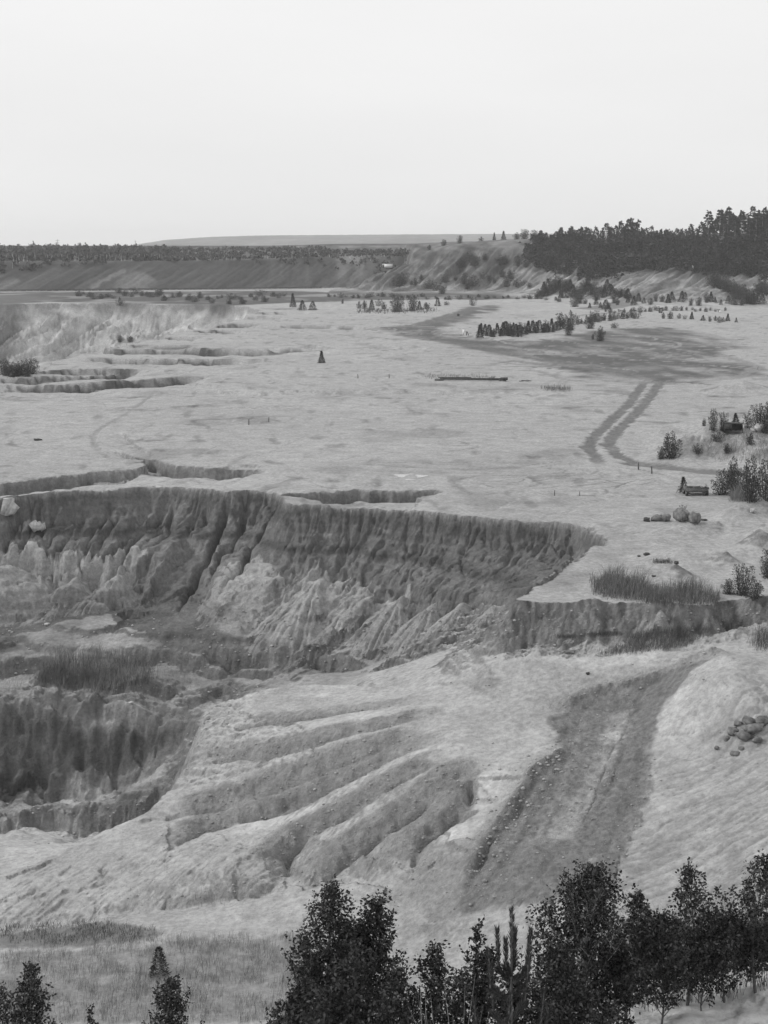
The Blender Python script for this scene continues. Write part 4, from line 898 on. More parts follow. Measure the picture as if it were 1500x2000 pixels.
# ------------------------------------------------------------------ wood on the right hill
CON = [conifer(100+k, 8.0, 2.2+.3*k, 260, 1.05, .16, 0, .55, .7) for k in range(4)]
TALL = [conifer(120+k, 14.0, 2.5, 260, 1.15, .13, .42, .6, .55) for k in range(3)]
BRO = [shrub(130+k, 7.0, 3.2, 300, .95, (.02, .055), 6, .7) for k in range(3)]
CON2 = [conifer(140+k, 8.0, 2.9, 46, 2.9, .16, 0, .6, .7) for k in range(3)]
sil = lambda px: np.interp(px, [1040, 1060, 1100, 1160, 1215, 1260, 1300, 1330, 1380, 1400, 1450, 1520, 1650], [462, 455, 445, 442, 434, 452, 446, 440, 432, 418, 414, 412, 405])
for _t in TALL: _t[0].materials.clear(); _t[0].materials.append(M_GREY)
wood_pts = []
rs = np.random.RandomState(5)
edge_low = lambda px: np.interp(px, [1030, 1060, 1100, 1150, 1200, 1260, 1320, 1400, 1500, 1700], [512, 528, 540, 548, 545, 530, 530, 538, 548, 550])
edge_top = lambda px: np.interp(px, [1030, 1050, 1700], [498, 472, 470])
cand = []
for py in np.arange(470, 552, 7.0):
    off = rs.rand()*11
    for px in np.arange(1028, 1520, 12.5):
        x_ = px+off+rs.uniform(-4, 4); y_ = py+rs.uniform(-3, 3)
        if y_ > edge_low(x_) or y_ < edge_top(x_) - 3: continue
        p = hit(x_, y_, 560)
        if p and p[1] < 900 and p[2] > 3: cand.append((x_, y_, p))
# ridge row: found by walking out along the ridge
for px in np.arange(1048, 1512, 9.5):
    ci = int(np.clip(((px-750)/3000/.985+TMAX)/(2*TMAX)*(NC-1), 0, NC-1)); k0 = int(np.searchsorted(rows, 640)); k1 = int(np.searchsorted(rows, 800))
    el = (Z[k0:k1, ci]-CAMZ)/rows[k0:k1]; k = k0+int(np.argmax(el)); D = rows[k]
    x = tcol[ci]*D; cand.append((px, 470, (x, D, float(Z[k, ci]))))
print('forest candidates', len(cand))
rs.shuffle(cand)
ridge = [c for c in cand if c[1] == 470]; rest = [c for c in cand if c[1] != 470]
def zl(lab, px, py=None):
    z = ('left end', 'left part', 'middle', 'right part', 'right edge')[int(np.clip((px-1030)/98, 0, 4))]
    return lab+', '+z+('' if py is None else ', upper' if py < 497 else ', middle height' if py < 520 else ', lower edge')
labs = {'a': ('dark conifer on the crest of the wooded hill', 'pine tree'), 'b': ('dark conifer packed in the wood on the slope of the right hill', 'pine tree'),
        't': ('tall bare trunked pine in the high wood at the right edge', 'pine tree'), 'd': ('rounded leafy tree on the crest of the right hill wood', 'tree')}
nw = 0
for (px, py, p) in ridge:
    h = (478-sil(px)+rs.uniform(-4, 6)*1.0)/3000*p[1]+ (CAMZ-p[2]); h = max(4, h)*rs.uniform(.78, 1.08); nw += 1
    if px > 1380:
        put('pine_tree', TALL[nw % 3], (p[0], p[1], p[2]-.3), (h/14, h/14, h/14), labs['t'][0]+', on the crest', labs['t'][1], 'tall pines of the high wood')
    else:
        put('conifer_tree' if nw % 5 else 'leafy_tree', (CON if nw % 5 else BRO)[nw % 3], (p[0], p[1], p[2]-.3), h/8 if nw % 5 else h/7, zl((labs['a'] if nw % 5 else labs['d'])[0], px), (labs['a'] if nw % 5 else labs['d'])[1], 'trees on the crest' if nw % 5 else 'leafy trees in the wood')
for i, (px, py, p) in enumerate(rest[:max(0, 300-len(ridge))]):
    h = rs.uniform(5.0, 8.0)*(1.25 if px > 1370 and py < 500 else 1)
    if px > 1380 and py < 490: put('pine_tree', TALL[i % 3], (p[0], p[1], p[2]-.3), h*1.7/14, labs['t'][0], labs['t'][1], 'tall pines of the high wood')
    elif i % 6 == 0: put('leafy_tree', BRO[i % 3], (p[0], p[1], p[2]-.3), h/7.5, zl('rounded leafy tree among the conifers of the right hill', px, py), labs['d'][1], 'leafy trees in the wood')
    else: put('conifer_tree', CON[i % 4], (p[0], p[1], p[2]-.3), h/8, zl('dark conifer packed in the wood of the right hill', px, py), labs['b'][1], 'conifers on the slope')
# the remaining trees of the wood read as one mass
A_ = Acc(); vals = []
def bake(pairmesh, x, y, z, s, val=1.0):
    me = pairmesh; n = len(me.vertices); co = np.zeros(n*3, F); me.vertices.foreach_get('co', co); co = co.reshape(-1, 3)
    a = rs.rand()*6.28; c_, s_ = math.cos(a), math.sin(a); c2 = co.copy(); c2[:, 0] = (co[:, 0]*c_-co[:, 1]*s_)*s; c2[:, 1] = (co[:, 0]*s_+co[:, 1]*c_)*s; c2[:, 2] = co[:, 2]*s
    fc = np.zeros(len(me.polygons)*4, np.int32); me.loops.foreach_get('vertex_index', fc)
    A_.add(c2+np.array([x, y, z], F), fc.reshape(-1, 4)); v = np.zeros(n, F); me.attributes['alb'].data.foreach_get('value', v); vals.append(v*val)
for k in range(900):
    px = rs.uniform(1030, 1640); py = rs.uniform(472, 548)
    if py > edge_low(px)-4: continue
    p = hit(min(px, 1625), py, 560)
    if p is None or p[1] > 900 or p[2] < 3: continue
    bake(CON2[k % 3][1], p[0]+rs.uniform(-4, 4), p[1]+rs.uniform(0, 8), p[2]-1, rs.uniform(3.0, 6.0)/8)
co, fc = A_.get()
addobj('wood', mk('wood', co, fc, M_FOL, np.concatenate(vals)), kind='stuff', label='dense dark undergrowth and young conifers filling the wood on the right hill', cat='wood')
# ------------------------------------------------------------------ treeline beyond the spoil bank
A_ = Acc(); vals = []
BLOB = [shrub(150+k, 7.0, 3.4, 56, 1.7, (.05, .13), 4, .8) for k in range(3)]
for k in range(800):
    px = rs.uniform(-150, 960); u = rs.rand(); D = np.interp(px, [-150, 0, 620, 900], [783, 790, 862, 880])+45+300*u
    x = (px-750)/3000*D*1.01; z = gz(x, D)
    hh = .62*np.interp(px, [-150, 100, 300, 340, 600, 960], [.85, .8, .62, .42, .36, .36])*(.75+.45*rs.rand())*(.6+.5*u)*(1.15 if u > .8 else .8)
    if px > 640 and z > 20: continue
    bake(BLOB[k % 3][1], x, D, z-.5, hh, rs.uniform(.7, 1.5))
LOW = [shrub(160+k, 2.6, 3.2, 20, 1.6, (.04, .11), 2, .9) for k in range(3)]
for k in range(2000):
    px = rs.uniform(-150, 900); D = np.interp(px, [-150, 0, 620, 900], [783, 790, 862, 880])+31+rs.rand()**1.3*300; x = (px-750)/3000*D*1.01; z = gz(x, D)
    if px > 640 and z > 20: continue
    bake(LOW[k % 3][1], x, D, z-.3, rs.uniform(.5, 1.15)*(1 if px < 350 else .7), rs.uniform(.6, 1.4))
co, fc = A_.get()
addobj('treeline', mk('treeline', co, fc, M_FOL, np.concatenate(vals)), kind='stuff', label='low bare wood along the top of the dark spoil bank', cat='wood')
A_ = Acc()
for k in range(170):
    px = rs.uniform(-100, 330) if k < 120 else rs.uniform(330, 760); D = np.interp(px, [-150, 0, 620, 900], [783, 790, 862, 880])+rs.uniform(34, 70); x = (px-750)/3000*D*1.01; z = gz(x, D)
    c_, f_ = tube([(x, D, z), (x+rs.uniform(-.2, .2), D, z+rs.uniform(2, 3.8)*(1 if k < 120 else .6))], [.13, .06], 3); A_.add(c_, f_)
co, fc = A_.get(); addobj('birch_stems', mk('birch_stems', co, fc, M_PALEBARK), kind='stuff', label='pale thin stems at the front of the far wood', cat='wood')
# ------------------------------------------------------------------ single trees and shrubs in the middle distance
SH = [shrub(200+k, 1.0, .42+.08*k, 700, .10, (.022, .07), 8, .32) for k in range(4)]
SHL = [shrub(220+k, 1.0, .55, 1900, .072, (.018, .075), 12, .28) for k in range(3)]
YP = [conifer(240+k, 1.0, .30+.04*k, 900, .115, .2, .03, .28, 1.0-.12*k, (.025, .08), .7) for k in range(4)]
def scr(px, py, hpx, kind, name, label, cat, group=None, wide=1.0, dmin=58, seed=0):
    p = on(px, py, dmin); h = hpx/3000*p[1]
    put(name, kind, (p[0], p[1], p[2]-.03*h), (h*wide, h*wide, h), label, cat, group)
single = [
 (628,709,24,YP[0],'young_pine','lone young pine on the open pale sand left of the photo centre','pine tree',1.1),
 (572,600,27,YP[1],'young_pine','tallest and leftmost of three young pines beyond the sand plain','pine tree',.8),
 (590,606,20,YP[2],'young_pine','middle tree of three young pines beyond the sand plain','pine tree',1.1),
 (611,606,18,YP[3],'young_pine','rightmost tree of three young pines beyond the sand plain','pine tree',1.1),
 (669,593,9,SH[0],'shrub','tiny dark shrub between the three young pines and the shrub strip','bush',1),
 (776,609,36,SHL[0],'round_bush','tall rounded bush in the middle of the shrub strip left of the dark road','bush',1.0),
 (806,607,32,SHL[1],'bush','ragged bush right of the tallest bush in the shrub strip','bush',.9),
 (819,605,17,YP[1],'young_pine','small pine right of the ragged bush in the shrub strip','pine tree',1.),
 (726,605,20,YP[2],'young_pine','pointed young pine left of the tallest bush in the shrub strip','pine tree',1.),
 (712,603,17,SH[1],'bush','upright bush at the left end of the shrub strip','bush',1.), (702,602,14,SH[2],'bush','small bush at the far left tip of the shrub strip','bush',1.),
 (740,598,14,SH[3],'bush','low bush behind the pointed young pine of the shrub strip','bush',1.1),(749,604,14,SH[0],'bush','low bush beside the tallest bush of the shrub strip','bush',1.3),
 (833,603,13,SH[1],'bush','low spreading bush at the right end of the shrub strip','bush',1.8), (855,598,17,YP[3],'young_pine','short pine alone just left of the dark road bend','pine tree',1.), (872,596,8,SH[2],'bush','flat bush beside the short pine near the dark road bend','bush',1.8),
 (923,597,17,SH[3],'bush','rounded bush at the inner side of the dark road bend','bush',.9), (895,617,5,SH[0],'bush','tiny bush at the edge of the dark road','bush',2.2),
 (1113,645,40,SHL[2],'bush','tallest ragged bush in the row along the dark road','bush',.75), (1110,655,26,SHL[0],'bush','bush in front of the tallest one in the roadside row','bush',.8),
 (1153,642,28,SHL[1],'bush','rounded bush right of the tallest roadside bush','bush',.9), (1172,666,30,SHL[2],'bush','lone dark bush standing on the churned dark soil','bush',.8), (1158,663,12,SH[1],'bush','small bush left of the lone bush on the churned soil','bush',.8),
 (1200,641,11,SH[2],'bush','flat bush on the pale strip behind the churned soil','bush',1.8), (1162,620,14,SH[3],'bush','low bush on the fence line behind the roadside row','bush',1.3),
 (235,667,12,SH[0],'bush','left of two low bushes on the terraces of the hollow','bush',2.),(255,667,11,SH[1],'bush','right of two low bushes on the terraces of the hollow','bush',2.),
 (235,596,16,SH[2],'bush','small dark bush on the far lip of the hollow','bush',1.2),(962,742,8,SH[3],'bush','small bush behind the right end of the long fallen beam','bush',1.6),
 (1392,840,44,SHL[0],'poplar_bush','tall upright bush, left of the pair behind the sand heaps','bush',.5), (1412,842,38,SHL[1],'poplar_bush','upright bush, right of the pair behind the sand heaps','bush',.6), (1375,832,16,SH[1],'bush','low bush left of the upright pair behind the sand heaps','bush',.8),
 (1312,894,54,SHL[2],'bush','broad ragged bush at the left foot of the sand heaps','bush',.95), (1292,896,26,SHL[0],'bush','low bush at the very left foot of the sand heaps','bush',.9),
 (1362,886,20,SH[2],'bush','grassy bush in the notch between two sand heaps','bush',1.2), (1400,862,22,SH[3],'bush','thin bush on top of the middle sand heap','bush',1.2), (1420,885,20,SH[0],'bush','weedy bush on the right slope of the middle sand heap','bush',1.3), (1465,868,24,SH[1],'bush','weedy bush in the hollow of the right sand heap','bush',1.2),
 (1436,828,22,YP[0],'young_pine','small pine above the dark wrecked box on the heaps','pine tree',1.3), (1462,835,32,SH[2],'bush','thin bush right of the dark wrecked box','bush',.9),
 (1484,838,50,SHL[1],'bush','dense dark bush at the right edge above the sand heaps','bush',.9), (1503,845,66,SHL[2],'bush','tall dark bush cut by the right edge above the heaps','bush',.7),
 (1334,962,32,YP[1],'young_pine','spiky young tree at the left end of the wrecked trailer','pine tree',1.0),
 (1412,966,50,SHL[0],'bush','leftmost bush of the dark thicket right of the trailer','bush',1.05), (1440,970,56,SHL[1],'bush','middle bush of the dark thicket right of the trailer','bush',.9), (1468,978,92,SHL[2],'bush','tallest pointed bush of the dark thicket right of the trailer','bush',.62), (1496,978,84,SHL[0],'bush','bush of the dark thicket cut by the right edge','bush',.7),(1430,955,66,SHL[2],'bush','bush at the back of the dark thicket right of the trailer','bush',.6),
 (1450,1162,64,SHL[1],'bush','spiky bush beside the right end of the reeds','bush',.8), (1424,1160,32,SHL[2],'bush','low bush between the reeds and the spiky bush','bush',1.2), (1474,1168,40,SHL[0],'bush','low bush right of the spiky bush near the reeds','bush',1.1), (1500,1128,62,SHL[1],'bush','dark bush at the right edge above the broken bank','bush',.7),
 (1333,1000,14,SH[3],'bush','dry little bush growing on the clods of the rubble pile','bush',1.),
]
for (px, py, h, kd, nm, lab, cat, wd) in single: scr(px, py, h, kd, nm, lab, cat, None, wd)
rs = np.random.RandomState(8)
def rowof(pts, h0, h1, n, name, label, cat, group, kinds, wd=1.0, jy=2, dmin=300):
    for i in range(n):
        t = (i+rs.rand()*.8)/n*(len(pts)-1); k = min(int(t), len(pts)-2); u = t-k
        px = pts[k][0]*(1-u)+pts[k+1][0]*u; py = pts[k][1]*(1-u)+pts[k+1][1]*u+rs.uniform(-jy, jy)
        scr(px, py, rs.uniform(h0, h1), kinds[i % len(kinds)], name, label+(', left part', ', middle part', ', right part')[min(2, int(3*t/(len(pts)-1)))], cat, group, wd*rs.uniform(.8, 1.25), dmin)
rowof([(932,656),(980,653),(1010,655),(1060,648),(1105,640)], 16, 27, 30, 'young_pine', 'young pine in the close row along the far side of the dark road', 'pine tree', 'young pines in a row along the dark road', YP+SH[:2], 1.0, 4)
rowof([(1125,634),(1180,627),(1245,621)], 10, 18, 16, 'small_shrub', 'small shrub in the gappy hedge continuing right of the roadside row', 'bush', 'shrubs of the gappy hedge', SH, 1.1, 2)
rowof([(1180,611),(1300,606),(1420,608)], 5, 11, 26, 'small_shrub', 'tiny shrub on the weedy strip in front of the wooded hill', 'bush', 'shrubs on the strip before the hill', SH, 1.4, 2)
rowof([(1290,620),(1380,628),(1440,628)], 8, 15, 12, 'small_shrub', 'small shrub on the pale ground near the right edge behind the churned soil', 'bush', 'shrubs behind the churned soil', SH+YP[:2], 1.2, 2)
rowof([(1120,597),(1200,598),(1300,590),(1400,592),(1500,590)], 10, 22, 34, 'foot_shrub', 'shrub at the foot of the wooded hill', 'bush', 'shrubs at the foot of the wooded hill', SHL+YP, 1.1, 6)
rowof([(1050,575),(1100,572),(1150,575),(1230,575)], 10, 26, 40, 'slope_shrub', 'dark shrub on the pale eroded slope below the wood', 'bush', 'shrubs on the pale slope below the wood', SHL+YP, 1.2, 13)
rowof([(1390,560),(1430,570),(1460,590),(1500,560)], 20, 34, 16, 'slope_shrub', 'dense dark shrub below the wood near the right edge', 'bush', 'dark shrubs below the wood at the right', SHL, 1.1, 14)
rowof([(770,562),(860,560),(960,552),(1040,556)], 8, 22, 22, 'hill_shrub', 'shrub on the slope of the bare eroded hill', 'bush', 'shrubs on the bare hill slope', SHL+SH, 1.3, 14)
rowof([(890,520),(930,512),(1000,520),(1050,505)], 12, 22, 10, 'hill_shrub', 'dark shrub in a gully high on the bare eroded hill', 'bush', 'shrubs in the gullies of the bare hill', SHL, 1.3, 12)
rowof([(150,582),(250,578),(350,583),(450,590),(560,580)], 6, 13, 40, 'strip_shrub', 'low shrub on the weedy strip beyond the left hollow', 'bush', 'shrubs on the weedy strip beyond the hollow', SH, 1.8, 7)
rowof([(640,580),(740,580),(860,583),(1000,584),(1100,588)], 4, 10, 34, 'strip_shrub', 'low shrub on the dark weedy strip at the foot of the bare hill', 'bush', 'shrubs on the weedy strip below the bare hill', SH, 2.0, 3)
rowof([(0,732),(25,734),(48,734),(66,732)], 24, 34, 7, 'lip_bush', 'dark leafy bush at the lip of the hollow by the left edge', 'bush', 'bushes at the lip of the hollow', SHL, 1.1, 3, 200)
# trees along the crest of the bare hill
for (px, h, kd, nm, lab, cat, wd) in [(838,11,SH[1],'bush','leftmost small bush on the crest of the bare hill','bush',1.2),(866,13,SHL[0],'bush','rounded bush second from the left on the bare crest','bush',1.1),(896,16,SHL[1],'round_bush','round dark bush standing out on the bare crest','bush',1.),(936,9,SH[2],'bush','low bush between the round bush and the pair of thin conifers','bush',1.4),
   (961,15,YP[0],'young_pine','left of two thin conifers on the bare crest','pine tree',.8),(977,17,YP[1],'young_pine','right of two thin conifers on the bare crest','pine tree',.9),(1003,14,SHL[2],'bush','bushy growth on the crest left of the wood','bush',1.3),(1018,20,SHL[0],'leafy_tree','leafy tree on the crest where the wood begins','tree',1.2),(1034,18,SHL[1],'leafy_tree','second leafy tree on the crest before the wood','tree',1.2),(1048,16,SHL[2],'bush','bush touching the left end of the wood','bush',1.3)]:
    ci = int(np.clip(((px-750)/3000/.985+TMAX)/(2*TMAX)*(NC-1), 0, NC-1)); k0 = int(np.searchsorted(rows, 640)); k1 = int(np.searchsorted(rows, 860))
    el = (Z[k0:k1, ci]-CAMZ)/rows[k0:k1]; k = k0+int(np.argmax(el)); D = rows[k]; hh = h/3000*D
    put(nm, kd, (tcol[ci]*D, D, float(Z[k, ci])-.2), (hh*wd, hh*wd, hh), lab, cat)

# ------------------------------------------------------------------ reeds and grass
def reeds(px_poly, n, h, name, label, val=(.05, .13), lean=.26, w=.012, dmin=58, seed=1, hitf=True, cat='reeds', edge=.5, dens=None, clump=0):
    r = np.random.RandomState(seed); xs = [p[0] for p in px_poly]; ys = [p[1] for p in px_poly]; P = []
    PP = np.array([(r.uniform(min(xs), max(xs)), r.uniform(min(ys), max(ys))) for _ in range(n*4)]); m = inside(PP[:, 0], PP[:, 1], px_poly)
    if clump: m &= (fbm(PP[:, 0]/60, PP[:, 1]/30, 3, seed) + .25*(r.rand(len(PP))-.5) > -.05+clump-1)
    n = int(n*1.35)
    for a_, b_ in (PP[m][:n] + r.normal(size=(min(n, m.sum()), 2))*np.array([7, 2.0])*min(1, (max(xs)-min(xs))/80)):
        p = hit(a_, b_, dmin)
        if p: P.append(p)
    P = np.array(P); n = len(P); w = w*.72; L0 = max(.4, h*.9); hh = h*(.35+.7*r.rand(n))*np.clip(.85+1.9*fbm(P[:, 0]/L0, P[:, 1]/L0/2, 3, seed+60), .25, 1.5)
    d = r.normal(size=(n, 2))*lean + np.array([lean*.5, 0]); ww = w*(.7+.8*r.rand(n)); an = r.rand(n)*3.14; wx_ = np.cos(an)*ww; wy_ = np.sin(an)*ww*.6
    b0 = P.copy(); b0[:, 2] -= .03; b1 = b0+np.stack([wx_, wy_, 0*wx_], 1)
    m1 = P+np.stack([d[:, 0]*hh*.35, d[:, 1]*hh*.35, hh*.6], 1); m2 = m1+np.stack([wx_*.8, wy_*.8, 0*wx_], 1)
    t1 = P+np.stack([d[:, 0]*hh, d[:, 1]*hh, hh], 1); t2 = t1+np.stack([wx_*.15, wy_*.15, 0*wx_], 1)
    co = np.stack([b0, b1, m2, m1, t2, t1], 1).reshape(-1, 3); q = np.arange(n)[:, None]*6
    fc = np.concatenate([q+np.array([0, 1, 2, 3]), q+np.array([3, 2, 4, 5])])
    v = np.repeat(val[0]+(val[1]-val[0])*r.rand(n), 6)
    return addobj(name, mk(name, co, fc, M_STRAW, v), kind='stuff', label=label, cat=cat)
reeds([(1158,1158),(1160,1135),(1215,1128),(1260,1148),(1290,1158),(1340,1150),(1400,1168),(1400,1182),(1330,1182),(1260,1178),(1210,1170),(1165,1164)], 3600, 1.15, 'reed_bed', 'dense dark reeds along the top of the broken bank at the right', (.06, .19), w=.03)
reeds([(70,1330),(100,1290),(190,1285),(290,1300),(300,1330),(230,1355),(130,1350)], 2600, 1.6, 'reed_bed', 'tall dark reeds on the pit floor at the left', (.07, .2), w=.03, seed=2)
reeds([(0,1300),(60,1280),(160,1275),(330,1285),(400,1330),(300,1370),(150,1360),(0,1350)], 1500, .8, 'grass', 'sparse dry grass around the tall reeds on the pit floor', (.10, .22), w=.02, seed=3, cat='grass')
reeds([(1277,1096),(1310,1096),(1310,1101),(1277,1101)], 260, .42, 'grass_tuft', 'small dry grass tuft alone on the sand above the reed bed', (.06, .12), w=.02, seed=4, cat='grass')
reeds([(1090,1243),(1125,1243),(1125,1247),(1090,1247)], 200, .35, 'grass_tuft', 'small grass tuft below the left part of the broken bank', (.07, .13), w=.02, seed=5, cat='grass')
reeds([(1145,1240),(1210,1236),(1215,1241),(1150,1245)], 420, .42, 'grass', 'grass fringe at the foot of the broken bank', (.07, .13), w=.02, seed=6, cat='grass')
reeds([(1240,1240),(1330,1232),(1390,1230),(1340,1262),(1230,1278),(1170,1280),(1230,1255)], 2600, .7, 'scrub', 'dark scrub spreading below the broken bank', (.06, .14), w=.02, seed=7, cat='scrub')
reeds([(1470,1255),(1500,1235),(1560,1235),(1560,1275),(1475,1272)], 900, 1.1, 'reeds', 'reeds at the right edge below the broken bank', (.06, .12), w=.02, seed=8)
reeds([(1430,962),(1462,962),(1468,980),(1425,980)], 900, 1.6, 'grass_tuft', 'pale arching grass tuft in front of the dark thicket', (.12, .22), lean=.35, w=.03, seed=9, cat='grass')
reeds([(832,734),(960,736),(960,740),(832,739)], 420, .6, 'grass', 'low grass behind the long fallen beam', (.08, .16), w=.05, seed=10, cat='grass', dmin=150)
reeds([(1060,757),(1112,758),(1112,765),(1065,763)], 320, .8, 'grass', 'low grass patch left of the twin tyre tracks', (.07, .14), w=.05, seed=11, cat='grass', dmin=150)
reeds([(700,606),(770,606),(850,604),(850,609),(700,611)], 500, 1.2, 'grass', 'dark grass under the shrub strip left of the dark road', (.05, .1), w=.2, seed=12, cat='grass', dmin=150)
reeds([(1340,870),(1420,850),(1500,840),(1560,880),(1500,905),(1400,900)], 1500, .7, 'grass', 'thin weeds on the sand heaps at the right', (.09, .18), w=.025, seed=13, cat='grass', clump=1)
reeds([(0,1870),(60,1850),(300,1840),(420,1830),(560,1825),(600,1850),(600,2000),(0,2000)], 9000, .55, 'grass', 'thin grass stems over the flat ground at the bottom left', (.05, .16), lean=.25, w=.011, seed=14, cat='grass', clump=1)
reeds([(370,1745),(440,1740),(450,1770),(380,1775)], 60, .9, 'grass', 'few tall thin stems at the foot of the rilled slope', (.1, .16), lean=.1, w=.012, seed=15, cat='grass')
reeds([(0,1812),(80,1805),(200,1800),(310,1820),(300,1840),(100,1846),(0,1840)], 1800, .34, 'scrub', 'dark scrub along the shadowy hollow at the bottom left', (.03, .10), w=.02, lean=.4, seed=16, cat='scrub', clump=.95)
# ------------------------------------------------------------------ near saplings at the bottom of the frame
def near(px, top, D, R, seed, label, name='birch_bush', cat='bush', nb=46, tw=9, lf=12, size=.045, zb=None, pale=False, lean=(.03, 0), shape=1.0, base=.08):
    x, _, zt = pix(px, top, D); zb = gz(x, D) if zb is None else zb
    H = zt-zb; tr, cr = birch(seed, H, R*1.45, int(nb*1.08), tw, lf, size*1.05, base, trunk_mat=M_PALEBARK if pale else None, lean=lean, shape=shape)
    e = put(name, (tr, cr), (x-lean[0]*H, D, zb-.05), 1.0, label, cat, None, 0.0)
NB = [
 (690,1800,19.0,.62,47,'dense bush filling the middle between the two tallest left saplings',dict(nb=60,tw=13,lf=16)),
 (580,1905,18.3,.45,48,'small bush at the outer left foot of the tallest sapling',dict(nb=36,tw=12,lf=14)),
 (625,1930,17.4,.6,41,'dark low bush at the bottom under the tallest sapling',dict(nb=46,tw=13,lf=16)),
 (760,1945,17.3,.6,42,'dark low bush at the bottom left of the candle pine',dict(nb=46,tw=13,lf=16)),
 (1010,1905,17.6,.55,43,'dark bush at the foot of the candle pine',dict(nb=46,tw=13,lf=16)),
 (1120,1930,17.6,.6,44,'dark low bush at the foot of the pale birch',dict(nb=46,tw=13,lf=16)),
 (960,1850,18.8,.45,45,'bush close behind the candle pine on its left',dict(nb=40,tw=12,lf=14)),
 (1290,1790,20.0,.45,46,'bush close behind the slim sapling',dict(nb=40,tw=11,lf=12)),
 (655,1722,18.6,.62,1,'tallest sapling bush left of centre with a ragged twin top',dict(nb=72,tw=14,lf=17)),
 (735,1752,18.9,.62,2,'dense bush joined to the right side of the tallest left sapling',dict(nb=66,tw=14,lf=17)),
 (600,1860,18.2,.50,3,'low bush under the left side of the tallest left sapling',dict(nb=40,tw=12,lf=16)),
 (690,1850,17.6,.62,4,'dark bush low in front of the tallest left sapling',dict(nb=46,tw=13,lf=16)),
 (850,1845,18.4,.55,5,'loose bush between the left saplings and the candle pine',dict(nb=44,tw=12,lf=14)),
 (790,1885,17.8,.52,6,'low dark bush at the bottom left of centre',dict(nb=40,tw=12,lf=14)),
 (940,1795,19.6,.30,7,'thin sapling just left of the candle pine',dict(nb=30,tw=9,lf=9)),
 (900,1900,17.8,.50,8,'low dark bush at the bottom centre',dict(nb=40,tw=12,lf=14)),
 (1155,1700,18.8,.66,9,'broad birch with a pale thin trunk right of the candle pine',dict(nb=78,tw=15,lf=17,pale=True)),
 (1085,1850,18.0,.55,10,'bush filling the gap between candle pine and pale birch',dict(nb=42,tw=12,lf=16)),
 (1245,1740,19.4,.36,11,'slim sapling right of the pale birch',dict(nb=36,tw=9,lf=9)),
 (1350,1690,19.8,.42,12,'slender sapling with small leaves and a leaning top',dict(nb=44,tw=9,lf=9,lean=(-.02,0))),
 (1300,1825,19.2,.55,13,'bush behind the bank between the two slender saplings',dict(nb=44,tw=11,lf=12)),
 (1420,1790,19.9,.50,14,'loose leafy bush left of the right edge sapling',dict(nb=42,tw=10,lf=11)),
 (1492,1670,19.9,.44,15,'slender sapling cut by the right edge',dict(nb=46,tw=9,lf=10)),
 (1210,1860,18.6,.5,16,'dark bush low in front of the slim sapling',dict(nb=40,tw=12,lf=15)),
 (1385,1850,19.6,.5,23,'low bush under the slender sapling at the right',dict(nb=40,tw=10,lf=12)),
 (1470,1830,20.2,.5,24,'low bush under the sapling cut by the right edge',dict(nb=40,tw=10,lf=12)),
 (58,1880,21.5,.52,17,'rounded bush in the bottom left corner',dict(nb=52,tw=12,lf=15)),
 (10,1930,21.0,.5,18,'bush cut by the left edge at the bottom',dict(nb=34,tw=11,lf=13)),
 (340,1905,21.5,.50,19,'rounded bush at the bottom between left corner and big bushes',dict(nb=52,tw=12,lf=15)),
 (180,1965,21.2,.26,20,'small sapling tip between the two bottom left bushes',dict(nb=20,tw=6,lf=8)),
 (540,1955,20.0,.35,21,'small low bush left of the tallest sapling at the bottom',dict(nb=26,tw=8,lf=10)),
]
for (px, top, D, R, sd_, lab, kw) in NB: near(px, top, D, R, sd_, lab, **kw)
# small pine behind the bottom left bushes
p = on(312, 1905); put('young_pine', YP[3], (p[0], p[1], p[2]), (1.35, 1.35, 1.5), 'small pine on the grassy flat behind the bottom left bushes', 'pine tree')
